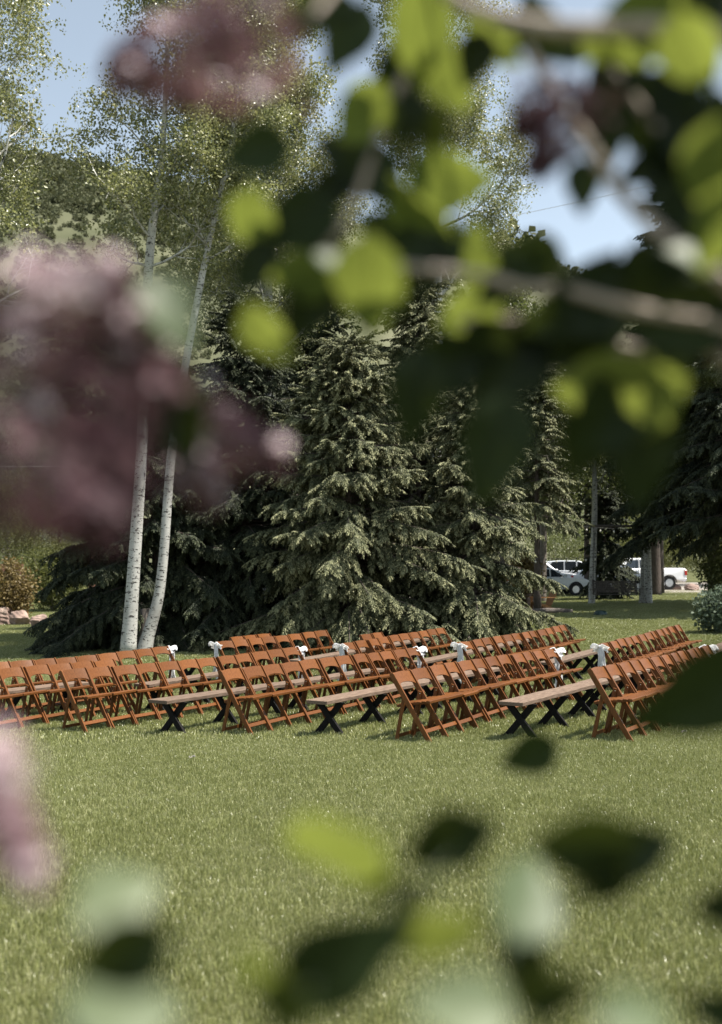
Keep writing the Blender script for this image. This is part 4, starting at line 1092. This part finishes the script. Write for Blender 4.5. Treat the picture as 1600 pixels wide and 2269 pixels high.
br_bot3 = branch([(330, 1980, .75), (270, 2080, .72), (260, 2180, .68), (280, 2400, .6)], (.0030, .0045), [(-.25, .55, 1.5), (-.45, .75, .9), (-.55, .82, .4)], mat='leaf')
br_right = branch([(1470, 1600, 1.25), (1560, 1540, 1.2), (1680, 1520, 1.15)], (.003, .005), [(.7, 1.1, 1.75), (.88, .95, .9), (.9, .9, .4)])
br_rup = branch([(1330, 120, 1.1), (1400, 210, 1.1), (1470, 300, 1.08), (1560, 420, 1.05), (1660, 520, 1.0)], (.004, .008), [(.68, 1.0, 2.1), (.9, .9, 1.3), (.92, .9, .4)])

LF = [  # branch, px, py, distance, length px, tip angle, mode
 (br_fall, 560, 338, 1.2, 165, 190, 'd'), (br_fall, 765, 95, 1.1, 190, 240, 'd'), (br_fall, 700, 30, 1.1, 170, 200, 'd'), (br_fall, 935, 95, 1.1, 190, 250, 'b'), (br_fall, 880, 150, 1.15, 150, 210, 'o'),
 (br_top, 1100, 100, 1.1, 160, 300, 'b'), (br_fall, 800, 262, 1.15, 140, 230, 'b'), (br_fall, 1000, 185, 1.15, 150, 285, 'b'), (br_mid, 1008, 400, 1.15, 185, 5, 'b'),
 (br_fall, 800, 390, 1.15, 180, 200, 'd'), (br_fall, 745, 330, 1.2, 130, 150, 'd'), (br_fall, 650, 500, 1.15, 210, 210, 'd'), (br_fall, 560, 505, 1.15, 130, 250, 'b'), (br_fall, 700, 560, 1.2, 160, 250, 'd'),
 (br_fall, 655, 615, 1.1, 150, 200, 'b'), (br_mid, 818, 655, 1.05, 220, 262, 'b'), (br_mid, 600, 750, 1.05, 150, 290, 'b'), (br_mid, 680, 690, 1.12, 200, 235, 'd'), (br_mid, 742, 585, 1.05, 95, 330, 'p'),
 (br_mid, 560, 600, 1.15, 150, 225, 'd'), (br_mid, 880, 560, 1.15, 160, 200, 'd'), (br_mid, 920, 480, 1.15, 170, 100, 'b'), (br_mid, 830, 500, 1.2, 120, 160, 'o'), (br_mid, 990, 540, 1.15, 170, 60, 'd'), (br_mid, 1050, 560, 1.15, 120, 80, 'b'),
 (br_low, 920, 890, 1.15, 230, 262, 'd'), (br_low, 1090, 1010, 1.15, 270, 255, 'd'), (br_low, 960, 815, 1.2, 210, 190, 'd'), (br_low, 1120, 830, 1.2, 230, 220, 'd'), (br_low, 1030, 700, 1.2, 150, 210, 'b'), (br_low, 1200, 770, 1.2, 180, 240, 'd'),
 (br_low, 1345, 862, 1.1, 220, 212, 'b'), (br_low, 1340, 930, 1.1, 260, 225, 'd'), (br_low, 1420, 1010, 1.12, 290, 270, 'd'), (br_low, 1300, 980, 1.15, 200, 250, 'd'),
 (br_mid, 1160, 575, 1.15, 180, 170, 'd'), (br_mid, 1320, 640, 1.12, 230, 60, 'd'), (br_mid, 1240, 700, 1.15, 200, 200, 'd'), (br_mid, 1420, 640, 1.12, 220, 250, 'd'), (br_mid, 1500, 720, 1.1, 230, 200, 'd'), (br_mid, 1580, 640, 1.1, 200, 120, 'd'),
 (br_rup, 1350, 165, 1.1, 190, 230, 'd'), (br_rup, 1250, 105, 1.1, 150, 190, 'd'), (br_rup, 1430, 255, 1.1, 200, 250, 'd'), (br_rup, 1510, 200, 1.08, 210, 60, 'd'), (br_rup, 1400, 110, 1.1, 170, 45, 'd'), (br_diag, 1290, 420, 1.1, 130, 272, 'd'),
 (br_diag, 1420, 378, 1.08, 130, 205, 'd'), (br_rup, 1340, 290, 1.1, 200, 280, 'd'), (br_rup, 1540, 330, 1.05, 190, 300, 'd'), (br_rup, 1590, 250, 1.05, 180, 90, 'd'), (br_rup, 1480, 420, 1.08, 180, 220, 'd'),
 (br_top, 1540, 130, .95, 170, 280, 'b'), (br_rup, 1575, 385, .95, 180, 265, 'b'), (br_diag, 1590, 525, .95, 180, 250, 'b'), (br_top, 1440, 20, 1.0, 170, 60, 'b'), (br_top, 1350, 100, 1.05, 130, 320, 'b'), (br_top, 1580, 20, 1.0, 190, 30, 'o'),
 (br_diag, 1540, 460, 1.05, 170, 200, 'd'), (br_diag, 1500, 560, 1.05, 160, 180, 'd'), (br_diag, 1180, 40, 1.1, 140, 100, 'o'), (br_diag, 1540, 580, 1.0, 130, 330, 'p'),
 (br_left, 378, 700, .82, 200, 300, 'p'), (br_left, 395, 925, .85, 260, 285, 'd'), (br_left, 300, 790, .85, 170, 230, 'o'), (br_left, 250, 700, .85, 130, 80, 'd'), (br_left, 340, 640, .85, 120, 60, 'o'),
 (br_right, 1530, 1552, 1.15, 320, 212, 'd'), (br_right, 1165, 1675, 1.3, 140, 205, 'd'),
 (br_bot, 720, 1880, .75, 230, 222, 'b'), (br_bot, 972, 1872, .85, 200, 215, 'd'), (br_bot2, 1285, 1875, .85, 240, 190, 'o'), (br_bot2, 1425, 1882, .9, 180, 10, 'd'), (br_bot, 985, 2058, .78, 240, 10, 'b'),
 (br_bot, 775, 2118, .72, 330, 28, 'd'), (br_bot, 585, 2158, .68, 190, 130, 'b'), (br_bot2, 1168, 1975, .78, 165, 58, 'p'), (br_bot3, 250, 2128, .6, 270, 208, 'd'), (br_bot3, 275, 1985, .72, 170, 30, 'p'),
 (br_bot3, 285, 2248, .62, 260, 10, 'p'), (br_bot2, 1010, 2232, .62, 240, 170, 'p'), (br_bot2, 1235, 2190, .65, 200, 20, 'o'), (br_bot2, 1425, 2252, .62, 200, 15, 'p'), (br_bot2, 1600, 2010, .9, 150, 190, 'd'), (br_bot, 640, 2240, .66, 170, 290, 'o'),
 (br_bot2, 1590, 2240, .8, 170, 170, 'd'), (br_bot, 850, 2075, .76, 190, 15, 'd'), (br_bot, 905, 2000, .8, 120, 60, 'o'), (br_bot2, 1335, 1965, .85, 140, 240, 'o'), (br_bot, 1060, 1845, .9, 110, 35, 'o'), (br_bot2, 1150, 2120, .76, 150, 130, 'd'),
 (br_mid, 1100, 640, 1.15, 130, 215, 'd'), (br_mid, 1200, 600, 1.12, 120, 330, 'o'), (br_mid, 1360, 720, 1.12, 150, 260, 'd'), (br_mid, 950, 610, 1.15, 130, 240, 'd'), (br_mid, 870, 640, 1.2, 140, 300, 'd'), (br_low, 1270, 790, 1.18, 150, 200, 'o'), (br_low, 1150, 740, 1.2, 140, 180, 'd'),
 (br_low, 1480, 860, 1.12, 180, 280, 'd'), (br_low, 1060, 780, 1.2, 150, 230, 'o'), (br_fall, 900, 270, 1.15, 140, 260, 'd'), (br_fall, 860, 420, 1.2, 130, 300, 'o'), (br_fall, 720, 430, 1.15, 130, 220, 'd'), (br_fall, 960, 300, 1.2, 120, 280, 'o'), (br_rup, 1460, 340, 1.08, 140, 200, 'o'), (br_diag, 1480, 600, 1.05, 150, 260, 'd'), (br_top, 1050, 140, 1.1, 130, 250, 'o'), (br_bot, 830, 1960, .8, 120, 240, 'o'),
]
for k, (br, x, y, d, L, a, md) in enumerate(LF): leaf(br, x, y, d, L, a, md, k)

panicle(650, 60, 240, 175, .95, 120, 280, 1, .52)
panicle(560, 20, 400, 220, 1.0, 90, 70, 2, .6)
panicle(-60, 820, 290, 640, .80, 150, 330, 3, .42)
panicle(40, 660, 270, 590, .75, 60, 60, 4, .92)  # very pale petal tone paints the bright highlight on the bloom above
panicle(330, 900, 300, 720, .85, 80, 120, 5, .45)
panicle(-40, 1000, 260, 1170, .78, 140, 340, 6, .24)  # low tone paints this cluster's shade into its petals
panicle(230, 820, 260, 1120, .80, 90, 300, 7, .2)  # dark petals again carry painted shade
panicle(400, 960, 630, 1010, .95, 90, 130, 8, .36)
panicle(380, 1020, 480, 1120, .95, 60, 45, 9, .45)
panicle(-60, 1640, 70, 1960, .62, 70, 130, 10, .8)
panicle(1290, 210, 1180, 380, 1.1, 70, 200, 11, .12)
panicle(1190, 200, 1150, 300, 1.1, 40, 70, 12, .15)

# the rest of the bush, outside the picture: leafy shoots along its stems
br_rest = branch([(1900, 300, 1.0), (2000, 700, 1.0), (2000, 1300, 1.0)], (.006, .012), [(.92, .9, .4)])
rr = random.Random(99)
for k in range(60):
    if k % 3 == 0: x, y = rr.uniform(1680, 2150), rr.uniform(-350, 1500)
    elif k % 3 == 1: x, y = rr.uniform(-600, -130), rr.uniform(500, 1900)
    else: x, y = rr.uniform(1000, 2000), rr.uniform(-520, -130)
    leaf(br_rest, x, y, rr.uniform(.85, 1.25), rr.uniform(150, 230), rr.uniform(180, 340), rr.choice('bpdo'), 300 + k)

# unseen leaves added sunward of the dark ones, above and right, to shade them
S2 = SUN
for k, (br, x, y, d, L, a, md) in enumerate(LF):
    if md != 'd': continue
    c = near(x, y, d)
    for q in range(3):
        t = rr.uniform(.42, .8)
        p = c + S2 * t + Vector((rr.gauss(0, .02), rr.gauss(0, .02), rr.gauss(0, .02)))
        v = p - Vector(cam.location); sx = CX + FPX * v.x / v.y; sy = HORIZON - FPX * v.z / v.y
        if v.y > .2 and -120 < sx < 1720 and sy > -120: continue
        if any((p - near(*q_[1:4]) - S2 * (p - near(*q_[1:4])).dot(S2)).length < .075 for q_ in LF if q_[6] in 'bp'): continue
        n = (S2 + Vector((rr.gauss(0, .2), rr.gauss(0, .2), rr.gauss(0, .2)))).normalized(); u = n.orthogonal().normalized(); u = Matrix.Rotation(rr.uniform(0, 6.28), 3, n) @ u
        Ls = rr.uniform(.085, .115); o = put('leaf', LEAVES[k % 5], br_rest)
        o.matrix_local = Matrix.Translation(p - BASE - u * Ls * .5) @ Matrix((u, n.cross(u), n)).transposed().to_4x4() @ Matrix.Diagonal((Ls, Ls, Ls, 1))

# leaves along the stems where they run outside the picture
def seen(p):
    v = p - Vector(cam.location)
    return v.y > .05 and -170 < CX + FPX * v.x / v.y < 1770 and HORIZON - FPX * v.z / v.y > -170 and HORIZON - FPX * v.z / v.y < 2440
outside = [q for q in STEMS if not seen(q + BASE)]
for k in range(130):
    p = rr.choice(outside) + Vector((rr.gauss(0, .06), rr.gauss(0, .06), rr.gauss(0, .08)))
    if seen(p + BASE): continue
    n = Vector((rr.gauss(0, .5), rr.gauss(0, .5), 1)).normalized(); u = Matrix.Rotation(rr.uniform(0, 6.28), 3, n) @ n.orthogonal().normalized()
    Ls = rr.uniform(.05, .085); o = put('leaf', KINDS[rr.choice('ddbp')][k % 5], br_rest)
    o.matrix_local = Matrix.Translation(p) @ Matrix((u, n.cross(u), n)).transposed().to_4x4() @ Matrix.Diagonal((Ls, Ls, Ls, 1))
